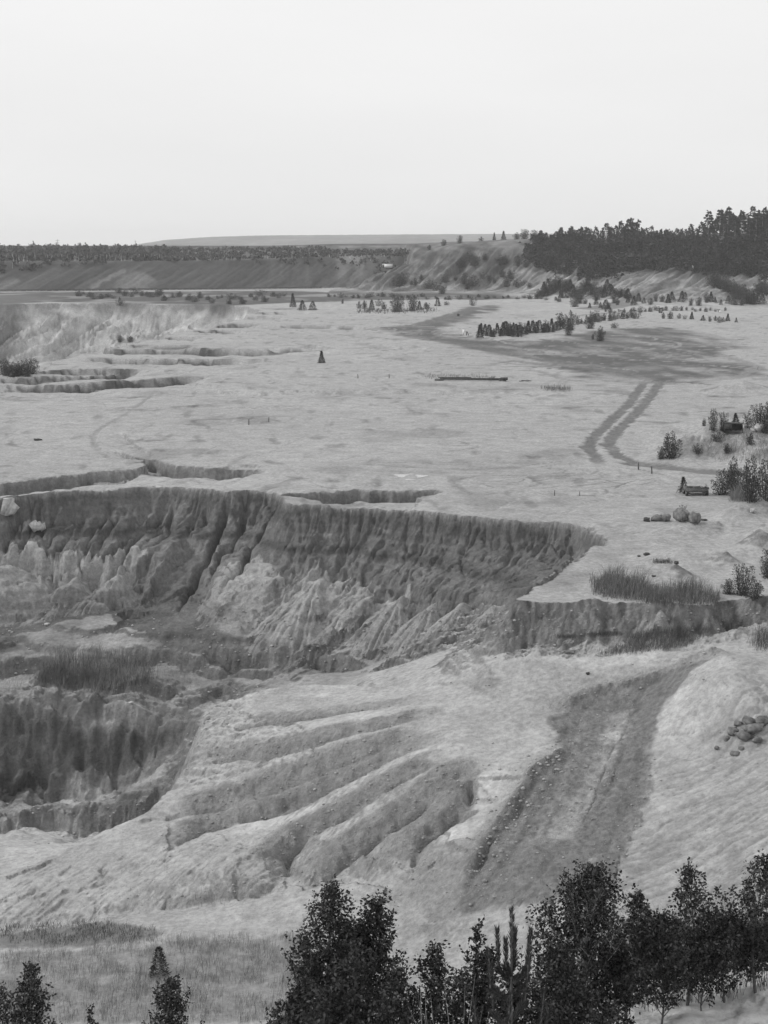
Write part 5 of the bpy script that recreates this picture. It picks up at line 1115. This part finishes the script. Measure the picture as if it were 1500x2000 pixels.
# the pine with upright candles
def candle_pine():
    rs = np.random.RandomState(77); D = 17.0; x, _, zt = pix(1000, 1778, D); zb = gz(x, D); H = zt-zb; T = Acc(); Ps = []; Ds = []; Cn = Acc()
    co, fc = tube([(0, 0, -.1), (.01, 0, H*.5), (0, 0, H*.9)], [.035, .024, .010], 6); T.add(co, fc)
    shoots = [((0, 0, H*.86), (0, 0, H), .016)]
    for az, r, h0, h1 in [(.2,.20,.80,.925),(2.9,.15,.80,.93),(1.2,.12,.83,.92),(4.2,.14,.82,.91),(5.4,.27,.76,.885),(3.5,.26,.74,.87),(.9,.30,.66,.80),(2.2,.32,.62,.78),(4.6,.33,.60,.75),(5.9,.36,.58,.74),(3.0,.38,.52,.68),(.1,.40,.50,.66)]:
        b0 = np.array([math.cos(az)*.02, math.sin(az)*.02, H*(h0-.05)]); k = np.array([math.cos(az)*r, math.sin(az)*r*.8, H*h0]); t = np.array([math.cos(az)*r*1.15, math.sin(az)*r*.95, H*h1])
        co, fc = tube([b0, k, t], [.012, .010, .005], 4); T.add(co, fc); shoots.append((k, t, .012)); shoots.append((b0, k, .0))
    for a, b, w in shoots:
        a = np.array(a); b = np.array(b); u = rs.rand(330, 1); ax = (b-a)/np.linalg.norm(b-a); rd = rs.normal(size=(330, 3)); rd -= ax*(rd@ax)[:, None]; rd /= np.linalg.norm(rd, axis=1)[:, None]
        Ps.append(a+(b-a)*u); Ds.append(rd*(.55 if w else 1.0)+ax*1.3)
        if w: co, fc = tube([a, (a+b)/2, b, b+ax*.01], [w, w*1.05, w*.8, .002], 6); Cn.add(co, fc)
    co, fc, v = leaves(np.concatenate(Ps), .085, rs, .085, np.concatenate(Ds)*3, 0, .3, (.03, .08))
    e = put('candle_pine', (mk('pine_trunk', *T.get(), M_BARK, smooth=True), mk('pine_needles', co, fc, M_FOL, v), mk('pine_candles', *Cn.get(), plain_mat('young_shoot', .11, .2, 40), smooth=True)), (x, D, zb), 1.0, 'young pine with upright candle shoots among the bottom bushes', 'pine tree', None, 0.0, ('trunk', 'needles', 'candle_shoots'))
candle_pine()
# long pale grass blades at the very bottom and on the near bank
def blades(cx, cy, spread, n, h, label, seed, val=(.10, .2), w=.008, lean=.35):
    r = np.random.RandomState(seed); P = np.stack([cx+spread[0]*(r.rand(n)-.5)*2, cy+spread[1]*(r.rand(n)-.5)*2], 1); Pz = np.array([gz(a, b) for a, b in P]); co = []; fc = []; v = []
    hh = h*(.5+.6*r.rand(n)); dx = r.normal(size=n)*lean; dy = r.normal(size=n)*lean
    for i in range(n):
        b = len(co); base = np.array([P[i, 0], P[i, 1], Pz[i]-.02]); 
        for k, t in enumerate((0, .4, .75, 1.0)):
            c = base+np.array([dx[i]*hh[i]*t*t, dy[i]*hh[i]*t*t, hh[i]*t*(1-.2*t*abs(dx[i]))]); ww = w*(1-t*.85); co += [c-[ww, 0, 0], c+[ww, 0, 0]]
        for k in range(3): fc.append((b+2*k, b+2*k+1, b+2*k+3, b+2*k+2))
        v += [val[0]+(val[1]-val[0])*r.rand()]*8
    return addobj('grass', mk('grass', co, fc, M_STRAW, v), kind='stuff', label=label, cat='grass')
x_, y_, _ = pix(870, 1990, 17.0); blades(x_, y_, (.30, .15), 70, pix(870, 1965, 17.0)[2]-gz(x_, y_), 'pale broad grass blades at the bottom edge in front of the bushes', 31, (.14, .26), .010, .10)
blades(5.0, 20.9, (1.9, 1.0), 1500, .45, 'thin grass and weeds on the near sandy bank', 32, (.04, .12), .0035, .3)
blades(5.0, 21.7, (1.7, .4), 900, .75, 'taller weeds along the edge of the near bank', 33, (.04, .10), .004, .2)
# ------------------------------------------------------------------ made things
def empty(name, loc, rz, label, cat, group=None):
    e = bpy.data.objects.new(name, None); C.objects.link(e); e.location = loc; e.rotation_euler = (0, 0, rz); e['label'] = label; e['category'] = cat
    if group: e['group'] = group
    return e
def boxes(L, bev=.0):
    """list of (cx,cy,cz, sx,sy,sz[, rz, ry]) joined"""
    co = []; fc = []
    for b in L:
        cx, cy, cz, sx, sy, sz = b[:6]; rz = b[6] if len(b) > 6 else 0; ry = b[7] if len(b) > 7 else 0; n = len(co)
        for dx, dy, dz in [(-1,-1,-1),(1,-1,-1),(1,1,-1),(-1,1,-1),(-1,-1,1),(1,-1,1),(1,1,1),(-1,1,1)]:
            x, y, z = dx*sx/2, dy*sy/2, dz*sz/2
            x, z = x*math.cos(ry)+z*math.sin(ry), -x*math.sin(ry)+z*math.cos(ry)
            x, y = x*math.cos(rz)-y*math.sin(rz), x*math.sin(rz)+y*math.cos(rz); co.append((cx+x, cy+y, cz+z))
        for f in [(0,3,2,1),(4,5,6,7),(0,1,5,4),(1,2,6,5),(2,3,7,6),(3,0,4,7)]: fc.append(tuple(n+i for i in f))
    return co, fc
def part(name, geo, mat, parent): 
    o = addobj(name, mk(name, geo[0], geo[1], mat), parent); return o
def wheel(r, w, axis='x', n=14):
    co = []; fc = []
    for k, s_ in enumerate((-w/2, w/2)):
        for i in range(n): a = 2*math.pi*i/n; co.append((s_, r*math.cos(a), r*math.sin(a)))
        for i in range(n): a = 2*math.pi*i/n; co.append((s_*.8, r*.55*math.cos(a), r*.55*math.sin(a)))
    for i in range(n):
        j = (i+1) % n; fc += [(i, j, 2*n+j, 2*n+i), (i, n+i, n+j, j), (2*n+i, 2*n+j, 3*n+j, 3*n+i), (n+i, 3*n+i, 3*n+j, n+j)]
    return co, fc
def move(geo, dx, dy, dz): return [(a+dx, b+dy, c+dz) for a, b, c in geo[0]], geo[1]
# wooden posts
post_spots = [(699,739,8,'left of two short dark posts on the middle of the sand plain'),(760,739,8,'right of two short dark posts on the middle of the sand plain'),(486,830,11,'left of two stubby posts on the sand left of centre'),(525,824,9,'right of two stubby posts on the sand left of centre'),
  (1247,917,14,'left of two posts beside the dark track bend'),(1273,925,14,'right of two posts beside the dark track bend'),(1083,968,10,'leaning left stub on the churned sand above the pit end'),(1132,968,8,'right stub on the churned sand above the pit end'),(1480,722,6,'tiny post near the right edge of the dark soil')]
for k, (px, py, h, lab) in enumerate(post_spots):
    p = on(px, py); hh = h/3000*p[1]; w = hh*.2; e = empty('wooden_post', p, k*.7, lab, 'post')
    g = tube([(0, 0, -.1), (.02*hh, 0, hh*.5), (.08*hh*(k % 3-1), 0, hh)], [w*.55, w*.5, w*.42], 7); part('shaft', g, M_WOOD, e)
    co, fc = boxes([(.08*hh*(k % 3-1), 0, hh+.01, w*.9, w*.8, .03)]); part('top', (co, fc), M_WOOD, e)
# white marker post and the bent pipe beside it
p = on(905, 655); D = p[1]; u = D/3000
e = empty('marker_post', p, 0, 'white marker post at the near end of the roadside row', 'post'); part('shaft', boxes([(0, 0, 6*u, 3.2*u, 2*u, 12*u)]), M_WHITE, e); part('cap', boxes([(0, 0, 12.4*u, 3.8*u, 2.4*u, .8*u)]), M_GREY, e)
p = on(911, 655); e = empty('bent_pipe', p, 0, 'dark bent pipe just right of the white marker post', 'pipe'); part('upright', tube([(0,0,-.2),(0,0,5*u),(1*u,0,7.5*u)], [.9*u]*3, 6), M_DARK, e); part('elbow', tube([(1*u,0,7.5*u),(2.5*u,0,5*u),(4*u,0,0)], [.8*u]*3, 6), M_DARK, e)
# signs
for px, py, w, h, lab in [(1183,600,5,5,'small white sign board on the pale ground before the wooded hill'),(1353,528,2.5,7,'small white sign at the edge of the wood above the ramp'),(1406,612,4,3.5,'small white board on the strip right of the dark cabinet')]:
    p = on(px, py, 400); u = p[1]/3000; e = empty('sign', p, 0, lab, 'sign')
    part('panel', boxes([(0, -.12, (2+h/2)*u, w*u, .06, h*u)]), M_WHITE, e); part('post', boxes([(0, 0, (1+h/2)*u, .5*u, .12, (2+h)*u)]), M_GREY, e)
p = on(1290, 611, 400); u = p[1]/3000; e = empty('dark_cabinet', p, .1, 'dark upright cabinet on the weedy strip before the wooded hill', 'cabinet')
part('body', boxes([(0, 0, 4.6*u, 6.5*u, 5*u, 8.2*u)]), M_DARK, e); part('roof', boxes([(0, 0, 9*u, 7.6*u, 6*u, .7*u)]), M_DARK, e); part('door', boxes([(.3*u, -2.55*u, 4.4*u, 3.4*u, .1, 6*u)]), M_GREY, e); part('skid', boxes([(-2*u, 0, .25*u, .7*u, 6*u, .6*u), (2*u, 0, .25*u, .7*u, 6*u, .6*u)]), M_WOOD, e)
# fallen beam and planks
p0 = on(848, 743); p1 = on(991, 745); u = p0[1]/3000
L = math.hypot(p1[0]-p0[0], p1[1]-p0[1]); az = math.atan2(p1[1]-p0[1], p1[0]-p0[0])
e = empty('fallen_beam', p0, az, 'long dark beam lying across the sand plain near the centre', 'beam')
part('beam', boxes([(L*.5, 0, .32, L*.84, .5, .34), (L*.28, .02, .55, L*.45, .3, .14)]), M_DARK, e); part('end_plate', boxes([(L*.955, -.1, .42, L*.10, .7, .44, .03), (L*.985, -.3, .42, .3, .9, .5)]), M_DARK, e); part('base_block', boxes([(L*.07, -.2, .16, L*.12, .8, .26), (L*.93, 0, .12, L*.1, 1., .2)]), M_WOOD, e)
p = on(1026, 745); e = empty('plank_pile', p, 0, 'few broken planks on the sand right of the long beam', 'planks')
for k in range(4): part('plank', boxes([(-.7+.45*k, .1*k, .08+.07*(k % 2), .9, .16, .09, .5-.3*k, .05*k)]), M_DARK, e)
# wrecked flat trailer
p = on(1358, 966); u = p[1]/3000; e = empty('wrecked_trailer', p, .04, 'wrecked flat trailer with a torn tarpaulin on the sand at the right', 'trailer')
part('deck', boxes([(0, 0, .62, 2.1, 1.5, .16), (0, -.72, .72, 2.2, .08, .14)]), M_WOOD, e)
for k in range(5): part('board', boxes([(-.2+.02*k, -.55+.27*k, .725+.012*(k % 2), 1.5, .22, .05, .01*k)]), M_WOOD, e)
part('side_board', boxes([(0, -.80, .52, 2.15, .07, .30), (0, -.78, .26, 1.7, .06, .10)]), M_WOOD, e); part('end_board', boxes([(-1.05, 0, .60, .07, 1.4, .38), (1.05, 0, .62, .07, 1.4, .42)]), M_WOOD, e)
part('chassis', boxes([(0, -.45, .46, 2.2, .12, .14), (0, .45, .46, 2.2, .12, .14), (-.95, 0, .40, .12, 1.3, .12), (.95, 0, .40, .12, 1.3, .12)]), M_DARK, e)
for sx in (-1, 1):
    for sy in (-.6, .6): w_ = part('wheel', move(wheel(.30, .2), sx*.98, sy, .28), M_RUBBER, e); part('hub', move(wheel(.13, .23, n=8), sx*.98, sy, .28), M_GREY, w_)
rr = np.random.RandomState(4); ux, vx = np.meshgrid(np.linspace(0, 1, 9), np.linspace(0, 1, 7)); tzz = .80+.32*np.sin(ux*3.1)**2*(.4+.6*np.sin(vx*3.1))+.05*rr.normal(size=ux.shape)
co = np.stack([.45+.75*ux, -.75+1.4*vx, tzz-.28*(ux > .95)], -1).reshape(-1, 3); j, i = np.meshgrid(np.arange(6), np.arange(8), indexing='ij'); q = (j*9+i).ravel()
part('tarpaulin', (co, np.stack([q, q+1, q+10, q+9], 1)), M_GREY, e)
part('side_rail', boxes([(-.75, -.74, .88, .6, .05, .14, .05, .08), (.1, -.76, .86, .9, .05, .06, 0, -.05)]), M_DARK, e)
# dark wrecked box on the heaps
p = on(1432, 845); e = empty('wrecked_box', p, -.12, 'dark open steel box lying on the sand heaps at the right', 'metal box')
part('back_panel', boxes([(0, .5, .55, 2.0, .06, 1.05)]), M_DARK, e); part('side_panel', boxes([(-1.0, 0, .55, .06, 1.05, 1.05, 0, .06)]), M_DARK, e); part('side_panel', boxes([(1.0, 0, .48, .06, 1.05, .9, 0, -.08)]), M_DARK, e)
part('roof_panel', boxes([(0, 0, 1.10, 2.15, 1.15, .06, 0, .05)]), M_DARK, e); part('front_flap', boxes([(-.6, -.56, .75, .75, .05, .6, .1)]), M_DARK, e); part('floor_panel', boxes([(0, 0, .05, 2.0, 1.0, .06)]), M_DARK, e)
# clods and boulders
def rock(seed, sx, sy, sz, rough=.22, n=14, box=0.0):
    u, v = np.meshgrid(np.linspace(0, 2*math.pi, n, endpoint=False), np.linspace(.0, math.pi, n//2+1)); d = np.stack([np.cos(u)*np.sin(v), np.sin(u)*np.sin(v), np.cos(v)], -1).reshape(-1, 3)
    if box: d = d/(np.max(np.abs(d), 1)[:, None]**box)
    r = 1+rough*2*fbm(d[:, 0]*1.3+seed*3, d[:, 1]*1.3+d[:, 2]*1.7, 3, seed)+rough*np.sign(pn(d[:, 0]*2+seed, d[:, 2]*2+d[:, 1], seed+3))*.25
    co = d*r[:, None]*np.array([sx, sy, sz])/2+np.array([0, 0, sz*.38]); m = n//2+1; j, i = np.meshgrid(np.arange(m-1), np.arange(n), indexing='ij')
    return co, np.stack([(j*n+i).ravel(), ((j+1)*n+i).ravel(), ((j+1)*n+(i+1) % n).ravel(), (j*n+(i+1) % n).ravel()], 1)
def rockthing(px, py, w, h, seed, name, label, cat, mat, box=.6, dmin=58, rough=.34, depth=.8):
    p = on(px, py, dmin); u = p[1]/3000; g = rock(seed, w*u, w*u*depth, h*u*1.0, rough, 16, box)
    o = addobj(name, mk(name, g[0], g[1], mat), None, p, None, label, cat); o.rotation_euler = (0, .1*(seed % 3-1), seed*.5); return o
rockthing(1285, 1017, 24, 13, 1, 'clod', 'flat sandy clod in the left group of rubble on the sand', 'boulder', M_STONE)
rockthing(1300, 1018, 18, 16, 2, 'clod', 'dark rounded clod at the right end of the left rubble group', 'boulder', M_STONE)
rockthing(1263, 1018, 15, 8, 3, 'log_piece', 'dark broken block at the left end of the left rubble group', 'block', M_DARK, .6)
rockthing(1332, 1016, 32, 24, 4, 'clod', 'wedge shaped clod with a dry little bush on top', 'boulder', M_STONE)
rockthing(1357, 1019, 22, 21, 5, 'clod', 'round dark clod right of the wedge shaped one', 'boulder', M_STONE)
rockthing(1352, 1021, 10, 9, 6, 'clod', 'small pale clod in front of the round dark one', 'boulder', M_STONE)
rockthing(1372, 1017, 18, 4, 7, 'root_piece', 'thin dark root piece lying right of the round clod', 'root', M_DARK)
rockthing(1263, 1084, 12, 5, 8, 'debris_piece', 'dark flat scrap on the sand above the reeds', 'debris', M_DARK, .7)
rockthing(1248, 1087, 8, 3, 9, 'debris_piece', 'small dark scrap left of the flat scrap above the reeds', 'debris', M_DARK, .7)
rockthing(1321, 1101, 10, 6, 10, 'debris_piece', 'dark scrap just right of the dry grass tuft', 'debris', M_DARK, .5)
rockthing(1277, 1126, 10, 3, 11, 'debris_piece', 'dark scrap on the sand behind the reed bed', 'debris', M_DARK, .5)
rockthing(1112, 1275, 22, 5, 12, 'debris_piece', 'flat dark slab lying on the wash below the broken bank', 'slab', M_STONE, .8)
rockthing(1148, 1317, 7, 5, 13, 'stone', 'single dark stone on the pale wash above the haul road', 'stone', M_DARK)
rockthing(74, 860, 14, 4, 14, 'debris_piece', 'dark flat scrap on the sand plain at the far left', 'debris', M_DARK, .6)
rockthing(1470, 1000, 12, 8, 15, 'pale_block', 'pale stone on the sand heap at the right edge above the cones', 'stone', M_PALE)
rockthing(1484, 842, 22, 16, 16, 'pale_block', 'pale boulder at the right edge under the dense dark bush', 'boulder', M_PALE)
rockthing(1473, 843, 10, 9, 17, 'pale_block', 'small pale boulder left of the larger one at the right edge', 'boulder', M_PALE)
def slab(px, py, w, h, seed, label, tilt, dmin=100):
    p = on(px, py, dmin); u = p[1]/3000; r = np.random.RandomState(seed); co = []; fc = []
    for k in range(3):
        c, f = boxes([(w*u*(.28*k-.28), .1*k, h*u*(.42-.06*k), w*u*.42, .7, h*u*(1.0-.18*k), .15*k, tilt+.06*k)]); c = [tuple(np.array(q)+r.normal(size=3)*.09*w*u*np.array([1, 1, 1])) for q in c]; fc += [tuple(i+len(co) for i in q) for q in f]; co += c
    o = addobj('sandstone_block', mk('sandstone_block', co, fc, M_PALE), None, (p[0], p[1]-.3, p[2]), None, label, 'block'); return o
slab(19, 1003, 28, 36, 18, 'tall pale sandstone slab sticking out of the pit wall at the left edge', .25)
slab(76, 1034, 26, 18, 19, 'tilted pale sandstone block low in the pit wall at the left', -.5)
rockthing(92, 1221, 10, 5, 20, 'pale_block', 'small white stone on the pit floor at the left', 'stone', M_PALE)
rockthing(620, 1169, 6, 6, 21, 'pale_block', 'tiny white stone on the fluted nose of the pit wall', 'stone', M_PALE, 0, 100)
rockthing(256, 1374, 12, 5, 22, 'pale_block', 'white flat stone above the dark inner pit', 'stone', M_PALE, 0, 100)
rc_ = np.random.RandomState(3)
for k, (px, py, w, h) in enumerate([(1432,1432,30,12),(1452,1440,34,15),(1475,1428,38,15),(1462,1412,30,12),(1490,1412,30,14),(1440,1416,20,9),(1420,1444,16,8),(1400,1462,12,6),(1480,1448,22,9),(1436,1474,18,8),(1448,1462,12,6)]):
    p = on(px, py); u = p[1]/3000; g = rock(60+k, w*u, w*u*.8, h*u*1.3, .38, 10, .55)
    o = addobj('broken_clod', mk('broken_clod', g[0], g[1], M_STONE), None, (p[0], p[1], p[2]-.05), None, 'dark angular broken clod in the heap right of the pale sand hillock', 'block', 'broken clods beside the pale hillock'); o.rotation_euler = (rc_.uniform(-.4, .4), rc_.uniform(-.4, .4), rc_.uniform(0, 6))
# scattered crumbs of soil
r = np.random.RandomState(12); A_ = Acc(); base_r = [rock(40+k, 1, 1, .8, .25, 6) for k in range(4)]; cnt = 0
rouN = np.clip(ROU, 0, 1)
for _ in range(26000):
    px = r.uniform(-20, 1520); py = r.uniform(1190, 1800)
    t_ = (px-750)/3000/.985; 
    p = hit(px, py, 60)
    if p is None or (px < 350 and 1370 < py < 1560): continue
    ci = int((t_+TMAX)/(2*TMAX)*(NC-1)); rj = int(np.searchsorted(rows, p[1])); w_ = rouN[min(rj, NR-1), min(max(ci, 0), NC-1)]
    near_lip = 0
    if r.rand() > .012+.22*w_: continue
    s_ = (.03+.09*r.rand()**4)*(1+.6*w_)*(p[1]/85); g = base_r[cnt % 4]; a = r.rand()*6.28; c_, q_ = math.cos(a), math.sin(a); g0 = g[0]
    co = np.stack([(g0[:, 0]*c_-g0[:, 1]*q_)*s_*1.3+p[0], (g0[:, 0]*q_+g0[:, 1]*c_)*s_+p[1], g0[:, 2]*s_+p[2]-.01], 1); A_.add(co, g[1]); cnt += 1
for P in LIPS[:1]:
    for _ in range(420):
        k = r.randint(len(P)-1); u = r.rand(); x = P[k][0]*(1-u)+P[k+1][0]*u+.5+r.normal()*.8; y = P[k][1]*(1-u)+P[k+1][1]*u+r.normal()*1.2; z = gz(x, y); s_ = .04+.20*r.rand()**4; g0, f0 = base_r[_ % 4]
        A_.add(g0*np.array([s_*1.2, s_, s_])+np.array([x, y, z-.02]), f0); cnt += 1
print('crumbs', cnt)
co, fc = A_.get(); addobj('soil_crumbs', mk('soil_crumbs', co, fc, plain_mat('crumb', .27, .4, 3, .95), smooth=True), kind='stuff', label='loose crumbs and stones scattered over the dug ground', cat='stones')
# puddles
m, t, b = newmat('water'); b.inputs['Base Color'].default_value = (.25, .25, .25, 1); b.inputs['Roughness'].default_value = .04; b.inputs['Specular IOR Level'].default_value = .8; M_WATER = m
for k, (px, py, w, h) in enumerate([(784, 929, 26, 7), (822, 930, 22, 6), (800, 937, 22, 2.5)]):
    x0, y0, z0 = on(px, py); u = y0/3000; n = 18; an = np.linspace(0, 2*math.pi, n, endpoint=False); rr_ = 1+.3*np.sin(an*3+k)+.15*np.sin(an*5)
    cx = np.cos(an)*rr_*w*u*.5; cy = np.sin(an)*rr_*h*u*.5/.165; zc = max(gz(x0+a, y0+c) for a, c in zip(cx, cy))+.01
    co = np.concatenate([[[0, 0, 0]], np.stack([cx, cy, 0*cx], 1)]); fc = [(0, 1+i, 1+(i+1) % n) for i in range(n)]
    me = bpy.data.meshes.new('puddle'); me.from_pydata([tuple(c) for c in co], [], fc); me.materials.append(M_WATER); addobj('puddle', me, None, (x0, y0, zc), 'structure')
# ------------------------------------------------------------------ far machines and buildings
e = empty('conveyor', (0, 0, 0), 0, 'long dark conveyor line along the foot of the spoil bank', 'conveyor')
cl_ = [on(px, py, 740) for px, py in ((-120, 571), (0, 570), (150, 568.5), (300, 567.3), (450, 566), (560, 565), (628, 563.5))]
P = [(p[0], p[1]-1.5, max(p[2], -.2)) for p in cl_]
A_ = Acc(); BE = Acc()
for a, b_ in zip(P[:-1], P[1:]):
    L = math.hypot(b_[0]-a[0], b_[1]-a[1]); az = math.atan2(b_[1]-a[1], b_[0]-a[0]); m_ = [(a[i]+b_[i])/2 for i in range(3)]
    A_.add(*boxes([(m_[0], m_[1], m_[2]+.75, L, .9, .35, az)])); BE.add(*boxes([(m_[0], m_[1]+.02, m_[2]+1.12, L*.999, .7, .14, az), (m_[0], m_[1], m_[2]+.2, L*.998, .4, .12, az)]))
part('frame', A_.get(), M_DARK, e); part('belt', BE.get(), M_RUBBER, e)
sup = mk('support', *boxes([(0, 0, 0, .35, 1.1, 1.3), (0, 0, -.62, .8, 1.3, .14)]), M_GREY)
N_ = 72
for i in range(N_):
    t_ = i/(N_-1)*(len(P)-1); k = min(int(t_), len(P)-2); u = t_-k; o = bpy.data.objects.new('support', sup); C.objects.link(o); o.parent = e; o.location = tuple(P[k][j]*(1-u)+P[k+1][j]*u for j in range(3))
def lattice(H, W, arms):
    A_ = Acc()
    for sx in (-1, 1):
        for sy in (-1, 1): A_.add(*tube([(sx*W, sy*W, 0), (sx*W*.25, sy*W*.25, H*.75), (0, 0, H)], [.16]*3, 4))
    for k in range(7):
        z0 = H*.75*k/7; z1 = H*.75*(k+1)/7; w0 = W*(1-.75*k/7); w1 = W*(1-.75*(k+1)/7)
        A_.add(*tube([(-w0, -w0, z0), (w1, -w1, z1)], [.09]*2, 3)); A_.add(*tube([(w0, -w0, z0), (-w1, -w1, z1)], [.09]*2, 3))
    return A_.get()
for px, top, D, arms, lab in [(130,468,2300,2,'left of two distant power pylons above the far wood'),(278,470,2500,1,'right of two distant power pylons above the far wood')]:
    x = (px-750)/3000*D*1.013; zt = CAMZ+(478-top)/3000*D; e = empty('power_pylon', (x, D, 12), 0, lab, 'pylon'); H = zt-12
    part('tower', lattice(H, 1.6, arms), M_GREY, e)
    for k in range(arms): part('crossarm', boxes([(0, 0, H*(.93-.17*k), 6-1.2*k if arms == 2 else 3.5, .4, .4)]), M_GREY, e)
    part('peak', boxes([(0, 0, H, .4, .4, 1.2)]), M_GREY, e)
x = (929-750)/3000*5100*1.013; e = empty('radio_mast', (x, 5100, 38), 0, 'thin mast on the far ridge above the bare hill', 'mast'); part('mast', tube([(0,0,0),(0,0,20)], [.7,.5], 5), M_GREY, e); part('platform', boxes([(0,0,15,4,2,1.2)]), M_GREY, e)
def house(px, py, D, w, h, lab, roofm=M_GREY, gable=True, dep=8, rz=0, n=3):
    x = (px-750)/3000*D*1.013; z = CAMZ-(py-478)/3000*D; u = D/3000; e = empty('white_building', (x, D, z), rz, lab, 'building')
    W, Hh = w*u, h*u; part('wall', boxes([(0, 0, Hh/2-.75, W, dep, Hh+1.5)]), M_WHITE, e)
    r_ = Hh*.3 if gable else .3; co = [(-W/2-.3, -dep/2-.3, Hh), (W/2+.3, -dep/2-.3, Hh), (W/2+.3, dep/2+.3, Hh), (-W/2-.3, dep/2+.3, Hh), (-W/2-.3, 0, Hh+r_), (W/2+.3, 0, Hh+r_)]
    me = bpy.data.meshes.new('roof'); me.from_pydata(co, [], [(0,1,5,4),(2,3,4,5),(0,4,3),(1,2,5),(0,3,2,1)]); me.materials.append(roofm); addobj('roof', me, e)
    for i in range(n): part('window', boxes([((i+.5)/n*W-W/2, -dep/2-.02, Hh*.5, W/n*.35, .08, Hh*.25)]), M_DARK, e)
house(277, 488, 2000, 6.5, 4, 'larger of two small white buildings at the left end of the pale ridge'); house(287.5, 486.5, 2050, 3, 3, 'smaller of two white buildings at the left end of the pale ridge', n=1)
house(486, 485.5, 3300, 9, 1.6, 'long low white building in front of the pale ridge', M_WHITE, False, n=4); house(514, 487, 3200, 6, 4, 'left pale block of the group in front of the pale ridge', M_WHITE, False, n=3); house(522, 487, 3250, 7, 2.5, 'middle low block of the group in front of the pale ridge', M_WHITE, False, n=3); house(529, 488, 3200, 4, 4.5, 'right bright block of the group in front of the pale ridge', M_WHITE, False, n=2)
p = on(757, 523, 740); u = p[1]/3000; e = empty('site_container', (p[0], p[1], p[2]-.2), -.25, 'white site container at the left foot of the bare hill', 'container')
part('body', boxes([(0, 0, 1.35, 5.6, 2.3, 2.3)]), M_WHITE, e); part('roof', boxes([(0, 0, 2.56, 5.8, 2.5, .12)]), M_GREY, e); part('door', boxes([(-2.3, -1.17, 1.2, .8, .06, 1.8)]), M_DARK, e); part('skid', boxes([(-2, 0, .1, .3, 2.3, .25), (2, 0, .1, .3, 2.3, .25)]), M_DARK, e)
# ------------------------------------------------------------------ air
hx0, hx1, hy0, hy1, hz0, hz1 = -2600, 2600, -60, 6700, -27, 78
hz_ = mk('haze', *boxes([((hx0+hx1)/2, (hy0+hy1)/2, (hz0+hz1)/2, hx1-hx0, hy1-hy0, hz1-hz0)]), None)
mh = bpy.data.materials.new('haze'); mh.use_nodes = True; t = mh.node_tree; t.nodes.clear(); o_ = t.nodes.new('ShaderNodeOutputMaterial'); pv = t.nodes.new('ShaderNodeVolumePrincipled')
pv.inputs['Color'].default_value = (.93, .93, .93, 1); pv.inputs['Density'].default_value = HAZE = 1.1e-4; pv.inputs['Anisotropy'].default_value = 0.0
t.links.new(pv.outputs[0], o_.inputs['Volume']); hz_.materials.append(mh); addobj('haze', hz_, kind='stuff')
scene.cycles.volume_bounces = 1
